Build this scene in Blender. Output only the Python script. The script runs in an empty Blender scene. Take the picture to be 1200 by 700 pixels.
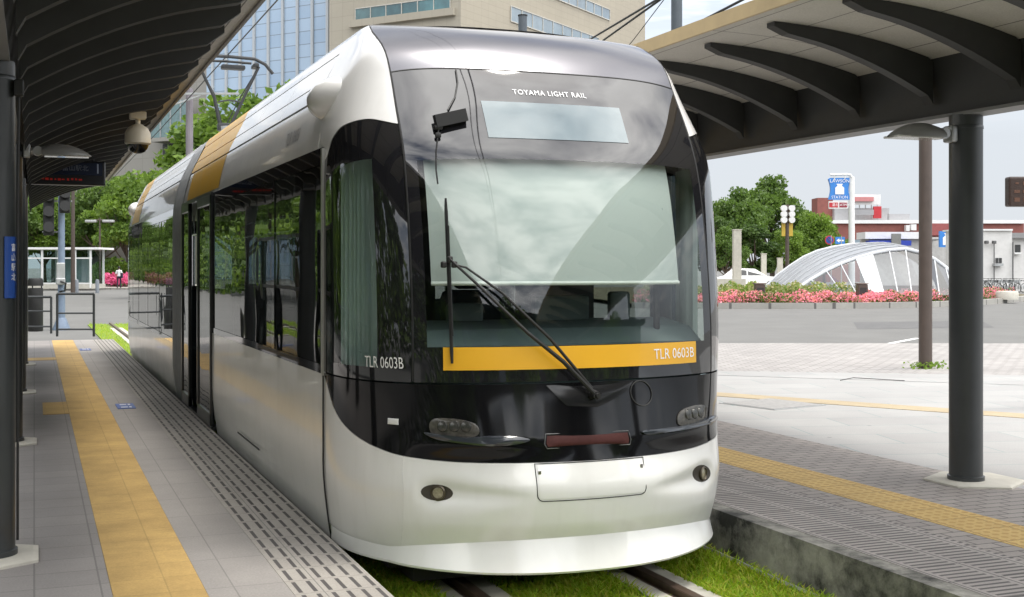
import bpy, bmesh, math, random
import numpy as np
from mathutils import Vector, Matrix
random.seed(7)
RNG = np.random.default_rng(11)
scene = bpy.context.scene
COL = scene.collection
PI = math.pi

# ------------------------------------------------------------------ camera
F, CU, HZ, CZ = 1431.0, 600.0, 313.0, 1.55
TH = math.radians(21.37)
SN, CS = math.sin(TH), math.cos(TH)
cam_d = bpy.data.cameras.new('camera')
cam_d.sensor_fit = 'HORIZONTAL'
cam_d.sensor_width = 36.0
cam_d.lens = 36.0 * F / 1200.0
cam_d.shift_y = -(350.0 - HZ) / 1200.0
cam_d.clip_start = 0.05
cam_d.clip_end = 3000
cam = bpy.data.objects.new('camera', cam_d)
COL.objects.link(cam)
cam.location = (0, 0, CZ)
cam.rotation_euler = (PI / 2, 0, -TH)
scene.camera = cam

def px(u, v, d):
    "world point seen at photo pixel (u, v), d metres deep"
    a = (u - CU) / F
    return Vector((d * (SN + a * CS), d * (CS - a * SN), CZ + (HZ - v) / F * d))

def gp(u, v, z=0.0):
    d = F * (CZ - z) / (v - HZ)
    p = px(u, v, d)
    return Vector((p.x, p.y, z))

# ------------------------------------------------------------------ materials
MATS = {}

def new_mat(name):
    m = bpy.data.materials.new(name)
    m.use_nodes = True
    nt = m.node_tree
    nt.nodes.clear()
    out = nt.nodes.new('ShaderNodeOutputMaterial')
    return m, nt, out

def nd(nt, typ, **kw):
    n = nt.nodes.new('ShaderNode' + typ)
    for k, v in kw.items():
        if k.startswith('i_'):
            key = k[2:]
            key = int(key) if key.isdigit() else key.replace('_', ' ')
            n.inputs[key].default_value = v
        else:
            setattr(n, k, v)
    return n

def rgba(c):
    return (c[0], c[1], c[2], 1.0)

def mat(name, col, rough=0.5, metal=0.0, coat=0.0, var=0.12, scale=3.0, bump=0.0, bscale=60.0, ior=1.5,
        emit=None, estr=0.0, dirt=0.0, dscale=1.2, dcol=(0.05, 0.045, 0.04), rvar=0.08, streak=0.0):
    """plain surface with noise in colour and roughness, optional dirt blotches and fine bump"""
    m, nt, out = new_mat(name)
    L = nt.links.new
    b = nd(nt, 'BsdfPrincipled')
    b.inputs['Metallic'].default_value = metal
    b.inputs['IOR'].default_value = ior
    b.inputs['Coat Weight'].default_value = coat
    b.inputs['Coat Roughness'].default_value = 0.03
    geo = nd(nt, 'NewGeometry')
    nz = nd(nt, 'TexNoise')
    nz.inputs['Scale'].default_value = scale
    nz.inputs['Detail'].default_value = 6
    nz.inputs['Roughness'].default_value = 0.65
    L(geo.outputs['Position'], nz.inputs['Vector'])
    ramp = nd(nt, 'MapRange')
    ramp.inputs['From Min'].default_value = 0.3
    ramp.inputs['From Max'].default_value = 0.7
    ramp.inputs['To Min'].default_value = 1 - var
    ramp.inputs['To Max'].default_value = 1 + var
    L(nz.outputs['Fac'], ramp.inputs['Value'])
    mul = nd(nt, 'VectorMath', operation='SCALE')
    mul.inputs[0].default_value = col
    L(ramp.outputs[0], mul.inputs['Scale'])
    colout = mul.outputs[0]
    if dirt > 0:
        n2 = nd(nt, 'TexNoise')
        n2.inputs['Scale'].default_value = dscale
        n2.inputs['Detail'].default_value = 8
        n2.inputs['Roughness'].default_value = 0.7
        L(geo.outputs['Position'], n2.inputs['Vector'])
        r2 = nd(nt, 'MapRange')
        r2.inputs['From Min'].default_value = 0.5 if dirt < 0.9 else 0.40
        r2.inputs['From Max'].default_value = 0.75 if dirt < 0.9 else 0.60
        r2.inputs['To Max'].default_value = dirt
        L(n2.outputs['Fac'], r2.inputs['Value'])
        mx = nd(nt, 'Mix', data_type='RGBA')
        L(r2.outputs[0], mx.inputs['Factor'])
        L(colout, mx.inputs['A'])
        mx.inputs['B'].default_value = rgba(dcol)
        colout = mx.outputs['Result']
    if streak > 0:
        # rain and brake-dust runs: noise drawn out along the vertical
        ms_ = nd(nt, 'Mapping'); ms_.inputs['Scale'].default_value = (16, 16, 1.1)
        L(geo.outputs['Position'], ms_.inputs['Vector'])
        n5 = nd(nt, 'TexNoise'); n5.inputs['Scale'].default_value = 1.0; n5.inputs['Detail'].default_value = 5
        L(ms_.outputs[0], n5.inputs['Vector'])
        r5 = nd(nt, 'MapRange'); r5.inputs['From Min'].default_value = 0.52; r5.inputs['From Max'].default_value = 0.80; r5.inputs['To Max'].default_value = streak
        L(n5.outputs['Fac'], r5.inputs['Value'])
        m5 = nd(nt, 'Mix', data_type='RGBA')
        L(r5.outputs[0], m5.inputs['Factor']); L(colout, m5.inputs['A']); m5.inputs['B'].default_value = (0.30, 0.27, 0.21, 1)
        colout = m5.outputs['Result']
    L(colout, b.inputs['Base Color'])
    rr = nd(nt, 'MapRange')
    rr.inputs['From Min'].default_value = 0.3
    rr.inputs['From Max'].default_value = 0.7
    rr.inputs['To Min'].default_value = max(0.0, rough - rvar * rough)
    rr.inputs['To Max'].default_value = min(1.0, rough + rvar * rough)
    L(nz.outputs['Fac'], rr.inputs['Value'])
    L(rr.outputs[0], b.inputs['Roughness'])
    if bump > 0:
        n3 = nd(nt, 'TexNoise')
        n3.inputs['Scale'].default_value = bscale
        n3.inputs['Detail'].default_value = 4
        L(geo.outputs['Position'], n3.inputs['Vector'])
        bp = nd(nt, 'Bump')
        bp.inputs['Strength'].default_value = bump
        bp.inputs['Distance'].default_value = 0.01
        L(n3.outputs['Fac'], bp.inputs['Height'])
        L(bp.outputs[0], b.inputs['Normal'])
    if emit:
        b.inputs['Emission Color'].default_value = rgba(emit)
        b.inputs['Emission Strength'].default_value = estr
    L(b.outputs[0], out.inputs[0])
    MATS[name] = m
    return m

def glass(name, tint=(0.8, 0.85, 0.83), ior=1.6, rough=0.0, wav=0.0, boost=1.0):
    m, nt, out = new_mat(name)
    L = nt.links.new
    tr = nd(nt, 'BsdfTransparent')
    tr.inputs[0].default_value = rgba(tint)
    gl = nd(nt, 'BsdfGlossy')
    gl.inputs['Roughness'].default_value = rough
    gl.inputs['Color'].default_value = (1, 1, 1, 1)
    fr = nd(nt, 'Fresnel')
    # a pane reflects alike from both of its faces
    gbk = nd(nt, 'NewGeometry')
    io = nd(nt, 'MapRange')
    io.inputs['To Min'].default_value = ior
    io.inputs['To Max'].default_value = 1.0 / ior
    L(gbk.outputs['Backfacing'], io.inputs['Value'])
    L(io.outputs[0], fr.inputs['IOR'])
    mx = nd(nt, 'MixShader')
    fac = fr.outputs[0]
    if boost != 1.0:
        mm = nd(nt, 'Math', operation='MULTIPLY', use_clamp=True)
        mm.inputs[1].default_value = boost
        L(fac, mm.inputs[0])
        fac = mm.outputs[0]
    L(fac, mx.inputs[0])
    L(tr.outputs[0], mx.inputs[1])
    L(gl.outputs[0], mx.inputs[2])
    if wav > 0:
        geo = nd(nt, 'NewGeometry')
        nz = nd(nt, 'TexNoise')
        nz.inputs['Scale'].default_value = 1.6
        nz.inputs['Detail'].default_value = 1
        L(geo.outputs['Position'], nz.inputs['Vector'])
        bp = nd(nt, 'Bump')
        bp.inputs['Strength'].default_value = wav
        bp.inputs['Distance'].default_value = 0.05
        L(nz.outputs['Fac'], bp.inputs['Height'])
        L(bp.outputs[0], gl.inputs['Normal'])
        L(bp.outputs[0], fr.inputs['Normal'])
    L(mx.outputs[0], out.inputs[0])
    MATS[name] = m
    return m

def paving(name, c1, c2, mortar, bw, rh, msize=0.008, rot=0.0, rough=0.75, offset=0.5, var=0.25, bump=0.25, dirt=0.25, dscale=0.8, pattern=None, squash=1.0, spots=False):
    """blocks laid in courses, world-space; pattern(nt, position_socket) -> (factor socket, colour) overlays grooves or studs"""
    m, nt, out = new_mat(name)
    L = nt.links.new
    b = nd(nt, 'BsdfPrincipled')
    b.inputs['Roughness'].default_value = rough
    geo = nd(nt, 'NewGeometry')
    mp = nd(nt, 'Mapping')
    mp.inputs['Rotation'].default_value = (0, 0, rot)
    L(geo.outputs['Position'], mp.inputs['Vector'])
    br = nd(nt, 'TexBrick')
    br.offset = offset
    br.squash = squash
    br.inputs['Color1'].default_value = rgba(c1)
    br.inputs['Color2'].default_value = rgba(c2)
    br.inputs['Mortar'].default_value = rgba(mortar)
    br.inputs['Scale'].default_value = 1.0
    br.inputs['Mortar Size'].default_value = msize
    br.inputs['Mortar Smooth'].default_value = 0.2
    br.inputs['Brick Width'].default_value = bw
    br.inputs['Row Height'].default_value = rh
    L(mp.outputs[0], br.inputs['Vector'])
    nz = nd(nt, 'TexNoise')
    nz.inputs['Scale'].default_value = dscale
    nz.inputs['Detail'].default_value = 9
    nz.inputs['Roughness'].default_value = 0.7
    L(geo.outputs['Position'], nz.inputs['Vector'])
    mr = nd(nt, 'MapRange')
    mr.inputs['From Min'].default_value = 0.3
    mr.inputs['From Max'].default_value = 0.75
    mr.inputs['To Min'].default_value = 1 + var * 0.4
    mr.inputs['To Max'].default_value = 1 - var
    L(nz.outputs['Fac'], mr.inputs['Value'])
    sc = nd(nt, 'VectorMath', operation='SCALE')
    L(br.outputs['Color'], sc.inputs[0])
    L(mr.outputs[0], sc.inputs['Scale'])
    colout = sc.outputs[0]
    n4 = nd(nt, 'TexNoise')
    n4.inputs['Scale'].default_value = 90
    n4.inputs['Detail'].default_value = 3
    L(geo.outputs['Position'], n4.inputs['Vector'])
    m4 = nd(nt, 'MapRange')
    m4.inputs['To Min'].default_value = 0.75
    m4.inputs['To Max'].default_value = 1.25
    L(n4.outputs['Fac'], m4.inputs['Value'])
    s4 = nd(nt, 'VectorMath', operation='SCALE')
    L(colout, s4.inputs[0])
    L(m4.outputs[0], s4.inputs['Scale'])
    colout = s4.outputs[0]
    hgt = br.outputs['Fac']
    inv = nd(nt, 'Math', operation='SUBTRACT')
    inv.inputs[0].default_value = 1.0
    L(hgt, inv.inputs[1])
    h = inv.outputs[0]
    if spots:
        vo = nd(nt, 'TexVoronoi'); vo.inputs['Scale'].default_value = 1.7
        L(geo.outputs['Position'], vo.inputs['Vector'])
        sp = nd(nt, 'MapRange'); sp.inputs['From Min'].default_value = 0.028; sp.inputs['From Max'].default_value = 0.05; sp.inputs['To Min'].default_value = 0.62
        L(vo.outputs['Distance'], sp.inputs['Value'])
        ss = nd(nt, 'VectorMath', operation='SCALE')
        L(colout, ss.inputs[0]); L(sp.outputs[0], ss.inputs['Scale'])
        colout = ss.outputs[0]
    if pattern:
        fac, pcol, sign = pattern(nt, geo.outputs['Position'])
        if pcol is not None:
            mx = nd(nt, 'Mix', data_type='RGBA')
            L(fac, mx.inputs['Factor'])
            L(colout, mx.inputs['A'])
            mx.inputs['B'].default_value = rgba(pcol)
            colout = mx.outputs['Result']
        ad = nd(nt, 'Math', operation='MULTIPLY_ADD')
        L(fac, ad.inputs[0])
        ad.inputs[1].default_value = sign
        L(h, ad.inputs[2])
        h = ad.outputs[0]
    L(colout, b.inputs['Base Color'])
    bp = nd(nt, 'Bump')
    bp.inputs['Strength'].default_value = bump
    bp.inputs['Distance'].default_value = 0.01
    L(h, bp.inputs['Height'])
    L(bp.outputs[0], b.inputs['Normal'])
    L(b.outputs[0], out.inputs[0])
    MATS[name] = m
    return m

def _axis(nt, pos, ax):
    s = nd(nt, 'SeparateXYZ')
    nt.links.new(pos, s.inputs[0])
    return s.outputs[ax]

def _m(nt, op, a, b=None, c=None, clamp=False):
    n = nd(nt, 'Math', operation=op, use_clamp=clamp)
    for i, x in enumerate((a, b, c)):
        if x is None:
            continue
        if isinstance(x, (int, float)):
            n.inputs[i].default_value = x
        else:
            nt.links.new(x, n.inputs[i])
    return n.outputs[0]

def slots(px_, py_, wx, wy, x0=0.0, y0=0.0, stag=0.0, col=(0.06, 0.055, 0.055), sign=-1.0):
    "oblong grooves px_ apart across, py_ apart along"
    def f(nt, pos):
        x, y = _axis(nt, pos, 'X'), _axis(nt, pos, 'Y')
        cx = _m(nt, 'DIVIDE', _m(nt, 'SUBTRACT', x, x0), px_)
        cy = _m(nt, 'DIVIDE', _m(nt, 'SUBTRACT', y, y0), py_)
        fx = _m(nt, 'ABSOLUTE', _m(nt, 'SUBTRACT', _m(nt, 'FRACT', cx), 0.5))
        fy = _m(nt, 'ABSOLUTE', _m(nt, 'SUBTRACT', _m(nt, 'FRACT', cy), 0.5))
        ix = _m(nt, 'LESS_THAN', fx, wx / px_ / 2)
        iy = _m(nt, 'LESS_THAN', fy, wy / py_ / 2)
        return _m(nt, 'MULTIPLY', ix, iy), col, sign
    return f

def studs(p, r, x0=0.0, y0=0.0, col=None, sign=1.2):
    def f(nt, pos):
        x, y = _axis(nt, pos, 'X'), _axis(nt, pos, 'Y')
        fx = _m(nt, 'SUBTRACT', _m(nt, 'FRACT', _m(nt, 'DIVIDE', _m(nt, 'SUBTRACT', x, x0), p)), 0.5)
        fy = _m(nt, 'SUBTRACT', _m(nt, 'FRACT', _m(nt, 'DIVIDE', _m(nt, 'SUBTRACT', y, y0), p)), 0.5)
        d = _m(nt, 'SQRT', _m(nt, 'ADD', _m(nt, 'MULTIPLY', fx, fx), _m(nt, 'MULTIPLY', fy, fy)))
        return _m(nt, 'LESS_THAN', d, r / p), col, sign
    return f

def leafmat(name, c_dark, c_light, trans=0.35, c_third=None, third=0.0):
    m, nt, out = new_mat(name)
    L = nt.links.new
    geo = nd(nt, 'NewGeometry')
    nz = nd(nt, 'TexNoise')
    nz.inputs['Scale'].default_value = 0.45
    nz.inputs['Detail'].default_value = 3
    L(geo.outputs['Position'], nz.inputs['Vector'])
    ad = _m(nt, 'MULTIPLY_ADD', geo.outputs['Random Per Island'], 0.6, _m(nt, 'MULTIPLY_ADD', nz.outputs['Fac'], 1.4, -0.5), clamp=True)
    mx = nd(nt, 'Mix', data_type='RGBA')
    L(ad, mx.inputs['Factor'])
    mx.inputs['A'].default_value = rgba(c_dark)
    mx.inputs['B'].default_value = rgba(c_light)
    colout = mx.outputs['Result']
    if c_third:
        g = _m(nt, 'GREATER_THAN', _m(nt, 'FRACT', _m(nt, 'MULTIPLY', geo.outputs['Random Per Island'], 37.3)), 1 - third)
        m3 = nd(nt, 'Mix', data_type='RGBA')
        L(g, m3.inputs['Factor'])
        L(colout, m3.inputs['A'])
        m3.inputs['B'].default_value = rgba(c_third)
        colout = m3.outputs['Result']
    d = nd(nt, 'BsdfPrincipled')
    d.inputs['Roughness'].default_value = 0.55
    t = nd(nt, 'BsdfTranslucent')
    L(colout, d.inputs['Base Color'])
    L(colout, t.inputs['Color'])
    ms = nd(nt, 'MixShader')
    ms.inputs[0].default_value = trans
    L(d.outputs[0], ms.inputs[1])
    L(t.outputs[0], ms.inputs[2])
    L(ms.outputs[0], out.inputs[0])
    MATS[name] = m
    return m

# ------------------------------------------------------------------ mesh building
class MB:
    def __init__(self):
        self.v, self.f, self.mi = [], [], []

    def add(self, verts, faces, mi=0):
        o = len(self.v)
        self.v.extend([tuple(p) for p in verts])
        self.f.extend([tuple(i + o for i in f) for f in faces])
        self.mi.extend([mi] * len(faces))
        return self

    def box(self, c, s, rz=0.0, mi=0, M=None):
        hx, hy, hz = s[0] / 2, s[1] / 2, s[2] / 2
        P = [Vector((x, y, z)) for z in (-hz, hz) for y in (-hy, hy) for x in (-hx, hx)]
        R = M if M is not None else Matrix.Rotation(rz, 3, 'Z')
        P = [Vector(c) + R @ p for p in P]
        return self.add(P, [(0, 2, 3, 1), (4, 5, 7, 6), (0, 1, 5, 4), (2, 6, 7, 3), (0, 4, 6, 2), (1, 3, 7, 5)], mi)

    def rbox(self, c, s, r=0.02, rz=0.0, mi=0, seg=2):
        "box with rounded edges"
        bm = bmesh.new()
        bmesh.ops.create_cube(bm, size=1.0)
        for v in bm.verts:
            v.co = Vector((v.co.x * s[0], v.co.y * s[1], v.co.z * s[2]))
        bmesh.ops.bevel(bm, geom=list(bm.edges), offset=min(r, min(s) * 0.45), segments=seg, affect='EDGES', profile=0.5)
        R = Matrix.Rotation(rz, 3, 'Z')
        bm.verts.ensure_lookup_table()
        P = [Vector(c) + R @ v.co for v in bm.verts]
        Fs = [tuple(v.index for v in f.verts) for f in bm.faces]
        bm.free()
        return self.add(P, Fs, mi)

    def bar(self, p0, p1, w, h, up=(0, 0, 1), mi=0):
        p0, p1 = Vector(p0), Vector(p1)
        d = (p1 - p0)
        Ln = d.length
        d.normalize()
        upv = Vector(up)
        s = d.cross(upv)
        if s.length < 1e-4:
            s = d.cross(Vector((0, 1, 0)))
        s.normalize()
        u = s.cross(d)
        R = Matrix((s, d, u)).transposed()
        return self.box((p0 + p1) / 2, (w, Ln, h), M=R, mi=mi)

    def tube(self, pts, r, n=8, mi=0, cap=True):
        pts = [Vector(p) for p in pts]
        rs = r if isinstance(r, (list, tuple)) else [r] * len(pts)
        rings, V, Fc = [], [], []
        prev = None
        for i, p in enumerate(pts):
            if i == 0:
                d = pts[1] - p
            elif i == len(pts) - 1:
                d = p - pts[i - 1]
            else:
                d = (pts[i + 1] - pts[i - 1])
            d.normalize()
            ref = Vector((0, 0, 1)) if abs(d.z) < 0.95 else Vector((1, 0, 0))
            if prev is None:
                s = d.cross(ref).normalized()
            else:
                s = (prev - d * prev.dot(d))
                s = s.normalized() if s.length > 1e-6 else d.cross(ref).normalized()
            prev = s
            t = d.cross(s)
            for k in range(n):
                a = 2 * PI * k / n
                V.append(p + (s * math.cos(a) + t * math.sin(a)) * rs[i])
        for i in range(len(pts) - 1):
            for k in range(n):
                a, b = i * n + k, i * n + (k + 1) % n
                Fc.append((a, b, b + n, a + n))
        if cap:
            Fc.append(tuple(reversed(range(n))))
            Fc.append(tuple(range((len(pts) - 1) * n, len(pts) * n)))
        return self.add(V, Fc, mi)

    def cyl(self, p0, p1, r, r2=None, n=16, mi=0):
        return self.tube([p0, p1], [r, r if r2 is None else r2], n, mi)

    def lathe(self, prof, c=(0, 0, 0), n=20, mi=0, M=None):
        V, Fc = [], []
        c = Vector(c)
        for (r, z) in prof:
            for k in range(n):
                a = 2 * PI * k / n
                p = Vector((r * math.cos(a), r * math.sin(a), z))
                V.append(c + (M @ p if M is not None else p))
        for i in range(len(prof) - 1):
            for k in range(n):
                a, b = i * n + k, i * n + (k + 1) % n
                Fc.append((a, b, b + n, a + n))
        Fc.append(tuple(reversed(range(n))))
        Fc.append(tuple(range((len(prof) - 1) * n, len(prof) * n)))
        return self.add(V, Fc, mi)

    def prism(self, poly, axis_vec, mi=0):
        "extrude a 3D polygon by a vector"
        n = len(poly)
        P = [Vector(p) for p in poly]
        Q = [p + Vector(axis_vec) for p in P]
        Fc = [tuple(reversed(range(n))), tuple(range(n, 2 * n))]
        for i in range(n):
            j = (i + 1) % n
            Fc.append((i, j, j + n, i + n))
        return self.add(P + Q, Fc, mi)

    def sheet(self, poly, mi=0):
        return self.add(poly, [tuple(range(len(poly)))], mi)

    def build(self, name, m, parent=None, smooth=False, angle=40):
        me = bpy.data.meshes.new(name)
        me.from_pydata([tuple(p) for p in self.v], [], self.f)
        for mm in (m if isinstance(m, (list, tuple)) else [m]):
            me.materials.append(mm)
        if any(self.mi):
            me.polygons.foreach_set('material_index', self.mi)
        me.update()
        bm = bmesh.new()
        bm.from_mesh(me)
        if not getattr(self, 'keep_normals', False):
            bmesh.ops.recalc_face_normals(bm, faces=bm.faces)
        if smooth:
            ca = math.cos(math.radians(angle))
            for f in bm.faces:
                f.smooth = True
            for e in bm.edges:
                if len(e.link_faces) == 2:
                    e.smooth = e.link_faces[0].normal.dot(e.link_faces[1].normal) > ca
        bm.to_mesh(me)
        bm.free()
        o = bpy.data.objects.new(name, me)
        COL.objects.link(o)
        if parent is not None:
            o.parent = parent
            o.matrix_parent_inverse = world_of(parent).inverted()
        return o

def world_of(o):
    M = Matrix.LocRotScale(o.location, o.rotation_euler, o.scale)
    if o.parent is not None:
        return world_of(o.parent) @ o.matrix_parent_inverse @ M
    return M

def tag(o, label, cat, group=None, kind='thing'):
    o['label'] = label
    o['category'] = cat
    o['kind'] = kind
    if group:
        o['group'] = group
    return o

def thing(name, label, cat, loc=(0, 0, 0), rz=0.0, group=None):
    o = bpy.data.objects.new(name, None)
    o.empty_display_size = 0.2
    COL.objects.link(o)
    o.location = loc
    o.rotation_euler = (0, 0, rz)
    return tag(o, label, cat, group)

def struct(mb, name, m, kind='structure', **kw):
    o = mb.build(name, m, **kw)
    o['kind'] = kind
    return o

def copy_tree(o, parent=None):
    c = o.copy()
    COL.objects.link(c)
    if parent is not None:
        c.parent = parent
    for ch in list(o.children):
        copy_tree(ch, c)
    return c

def text_mesh(body, size, m, name, parent, mapf, align='CENTER', spacing=1.0, shear=0.0, sx=1.0, thick=0.0):
    cu = bpy.data.curves.new('tmp_text', 'FONT')
    cu.body = body
    cu.size = size
    cu.align_x = align
    cu.align_y = 'CENTER'
    cu.space_character = spacing
    cu.shear = shear
    cu.resolution_u = 3
    to = bpy.data.objects.new('tmp_text', cu)
    COL.objects.link(to)
    dg = bpy.context.evaluated_depsgraph_get()
    me = bpy.data.meshes.new_from_object(to.evaluated_get(dg))
    bpy.data.objects.remove(to)
    bpy.data.curves.remove(cu)
    for v in me.vertices:
        v.co = mapf(v.co.x * sx, v.co.y)
    me.name = name
    me.materials.clear()
    me.materials.append(m)
    me.update()
    o = bpy.data.objects.new(name, me)
    COL.objects.link(o)
    if parent is not None:
        o.parent = parent
        o.matrix_parent_inverse = world_of(parent).inverted()
    return o

def interp(tab):
    "smooth curve through (x, y) knots"
    xs = [p[0] for p in tab]
    ys = [p[1] for p in tab]
    n = len(xs)
    h = [xs[i + 1] - xs[i] for i in range(n - 1)]
    d = [(ys[i + 1] - ys[i]) / h[i] for i in range(n - 1)]
    m = [0.0] * n
    m[0], m[-1] = d[0], d[-1]
    for i in range(1, n - 1):
        if d[i - 1] * d[i] <= 0:
            m[i] = 0.0
        else:
            w1, w2 = 2 * h[i] + h[i - 1], h[i] + 2 * h[i - 1]
            m[i] = (w1 + w2) / (w1 / d[i - 1] + w2 / d[i])
    def f(x):
        if x <= xs[0]:
            return ys[0] + m[0] * (x - xs[0])
        if x >= xs[-1]:
            return ys[-1] + m[-1] * (x - xs[-1])
        i = 0
        while x > xs[i + 1]:
            i += 1
        t = (x - xs[i]) / h[i]
        return ((2 * t**3 - 3 * t**2 + 1) * ys[i] + (t**3 - 2 * t**2 + t) * h[i] * m[i]
                + (-2 * t**3 + 3 * t**2) * ys[i + 1] + (t**3 - t**2) * h[i] * m[i + 1])
    return f

# ------------------------------------------------------------------ shared materials
PEARL = mat('pearl_white_paint', (0.80, 0.795, 0.775), 0.22, coat=0.6, var=0.03, scale=1.5, dirt=0.06, dscale=1.7, dcol=(0.35, 0.32, 0.27), streak=0.07)
SIDEPEARL = mat('pearl_grey_paint', (0.80, 0.795, 0.775), 0.24, metal=0.0, coat=0.6, var=0.04, scale=1.2, dirt=0.10, dscale=1.3, dcol=(0.35, 0.32, 0.27), streak=0.06)
HOODM = mat('dark_grey_metal_paint', (0.105, 0.105, 0.118), 0.24, metal=0.75, coat=0.4, var=0.04, scale=1.0)
FRIT = mat('black_glazed_border', (0.012, 0.012, 0.014), 0.03, coat=0.4, var=0.05, ior=1.7)
GLOSSBLACK = mat('gloss_black_paint', (0.006, 0.006, 0.007), 0.07, coat=0.0, ior=1.38, var=0.1, dirt=0.1, dcol=(0.05, 0.05, 0.045))
CLEAR = glass('windscreen_glass', (0.93, 0.965, 0.95), ior=1.6)
TINT = glass('tinted_side_glass', (0.25, 0.29, 0.28), ior=1.6, wav=0.05, boost=1.0)
CABGLASS = glass('cab_side_glass', (0.66, 0.74, 0.72), ior=1.5, wav=0.1, boost=1.0)
SHELTERGLASS = glass('shelter_glass', (0.70, 0.78, 0.78), ior=1.5)
DOMEGLASS = glass('dome_glass', (0.58, 0.63, 0.65), ior=1.7, boost=1.6)
YELLOW = mat('yellow_orange_paint', (0.80, 0.42, 0.02), 0.35, coat=0.3, var=0.04)
ROOFYEL = mat('amber_paint', (0.70, 0.39, 0.012), 0.38, coat=0.15, var=0.05)
WHITEINK = mat('white_lettering', (0.85, 0.85, 0.85), 0.5, var=0.02)
GREYINK = mat('grey_lettering', (0.16, 0.16, 0.16), 0.5, var=0.02)
RUBBER = mat('black_rubber', (0.012, 0.012, 0.012), 0.55, var=0.2, rvar=0.2)
SEAM = mat('panel_seam', (0.03, 0.03, 0.03), 0.7, var=0.1)
CHARCOAL = mat('charcoal_steel_paint', (0.030, 0.034, 0.036), 0.42, coat=0.15, var=0.15, scale=4, bump=0.03, dirt=0.15, dcol=(0.08, 0.08, 0.075))
CANOPYSTEEL = mat('canopy_steel_paint', (0.027, 0.028, 0.028), 0.6, var=0.2, scale=3, dirt=0.2, dcol=(0.09, 0.085, 0.08))
GALV = mat('galvanised_steel', (0.42, 0.43, 0.43), 0.45, metal=0.6, var=0.15, dirt=0.2, dcol=(0.2, 0.19, 0.17))
CONCRETE = mat('weathered_concrete', (0.34, 0.33, 0.29), 0.85, var=0.3, scale=4, bump=0.4, bscale=25, dirt=1.0, dscale=1.9, dcol=(0.03, 0.03, 0.026))
PALECONC = mat('pale_concrete', (0.50, 0.48, 0.42), 0.85, var=0.12, scale=5, bump=0.2, bscale=60, dirt=0.2, dcol=(0.25, 0.23, 0.19))
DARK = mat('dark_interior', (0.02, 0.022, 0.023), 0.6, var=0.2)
HEADREF = mat('headlamp_reflector', (0.07, 0.07, 0.065), 0.2, metal=0.5, var=0.3, scale=40)
LENS = mat('lamp_lens', (0.45, 0.45, 0.42), 0.08, coat=0.6, var=0.2, scale=30)
CHROME = mat('bright_metal', (0.6, 0.6, 0.6), 0.15, metal=1.0, var=0.05)
BLUESIGN = mat('blue_sign', (0.02, 0.07, 0.30), 0.4, var=0.05)
WHITEPAINT = mat('white_paint', (0.75, 0.75, 0.74), 0.5, var=0.06, dirt=0.12, dcol=(0.4, 0.38, 0.34))
BROWNSTEEL = mat('brown_steel_paint', (0.075, 0.055, 0.045), 0.45, coat=0.15, var=0.12, scale=6)
SUN_STRENGTH, EXPOSURE, CLOUD_LO, CLOUD_HI, CLOUD_HOR, VEIL = 1.5, 0.80, 9.3, 11.8, 4.9, 2.9
# ------------------------------------------------------------------ the tram
XC, YMID = 2.79, 15.1
W_ = interp([(-0.20, 1.13), (-0.06, 1.15), (0.10, 1.175), (0.40, 1.2), (1.0, 1.2), (2.0, 1.2), (2.27, 1.19), (2.45, 1.155), (2.62, 1.105), (2.76, 1.04), (2.93, 0.955), (3.0, 0.925), (3.05, 0.87), (3.08, 0.80)])
YC_ = interp([(0.08, 5.965), (0.2, 5.915), (0.35, 5.90), (0.52, 5.945), (0.75, 5.995), (0.95, 6.03), (1.2, 6.06), (1.55, 6.115), (2.0, 6.23), (2.4, 6.43), (2.64, 6.585), (2.8, 6.72), (2.92, 6.86), (3.0, 7.02), (3.06, 7.3)])
YE_ = interp([(0.0, 7.1), (2.15, 7.12), (2.35, 7.3), (2.65, 7.68), (3.08, 7.75)])
N_ = interp([(0.0, 2.4), (0.6, 2.5), (1.2, 2.9), (2.0, 3.1), (2.4, 3.7), (2.64, 4.6), (2.85, 6.5), (3.0, 7.0), (3.08, 7.0)])

TA_ = interp([(0.0, 0.95), (0.45, 0.962), (0.7, 0.93), (0.9, 0.905), (1.5, 0.905), (2.0, 0.905), (2.4, 0.905), (2.64, 0.90), (2.8, 0.905), (2.93, 0.915), (3.0, 0.90), (3.05, 0.85), (3.08, 0.78)])

def S0(t, z):
    W, n = W_(z), N_(z)
    a = min(abs(t), 1.0) * PI / 2
    e = 2.0 / n
    x = W * (math.sin(a) ** e) * (1 if t >= 0 else -1)
    c = max(math.cos(a), 0.0)
    yc, ye = YC_(z), YE_(z)
    y = yc + (ye - yc) * (1 - c ** e)
    k = min(1.0, max(0.0, (z - 0.55) / 0.45))
    k = max(k, 0.85 * min(1.0, max(0.0, (0.62 - z) / 0.08)))
    xa = TA_(z)
    if k > 0 and abs(x) < xa:
        # the glazed front is a shallow arc that meets the side in a crease
        q = (xa / W) ** n
        ya = yc + (ye - yc) * (1 - max(0.0, 1 - q) ** (1 / n))
        yf = yc + (ya - yc) * (0.75 * (x / xa) ** 2 + 0.25 * (x / xa) ** 4)
        k = k * k * (3 - 2 * k)
        y = y + (yf - y) * k
    if 0.2 < z < 0.52 and abs(x) < 0.93:
        # scooped hollow round each fog light, trailing off towards the middle
        q = min(1.0, max(0.0, (abs(x) - 0.34) / 0.43))
        o = min(1.0, max(0.0, (0.92 - abs(x)) / 0.10))
        w = 0.022 + 0.036 * q
        zc = 0.338 + 0.02 * q
        dz = (z - zc) / (w if z > zc else w * 1.25)
        y += 0.042 * q ** 1.2 * o * math.exp(-dz * dz)
    return Vector((XC + x, y, z))

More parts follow.
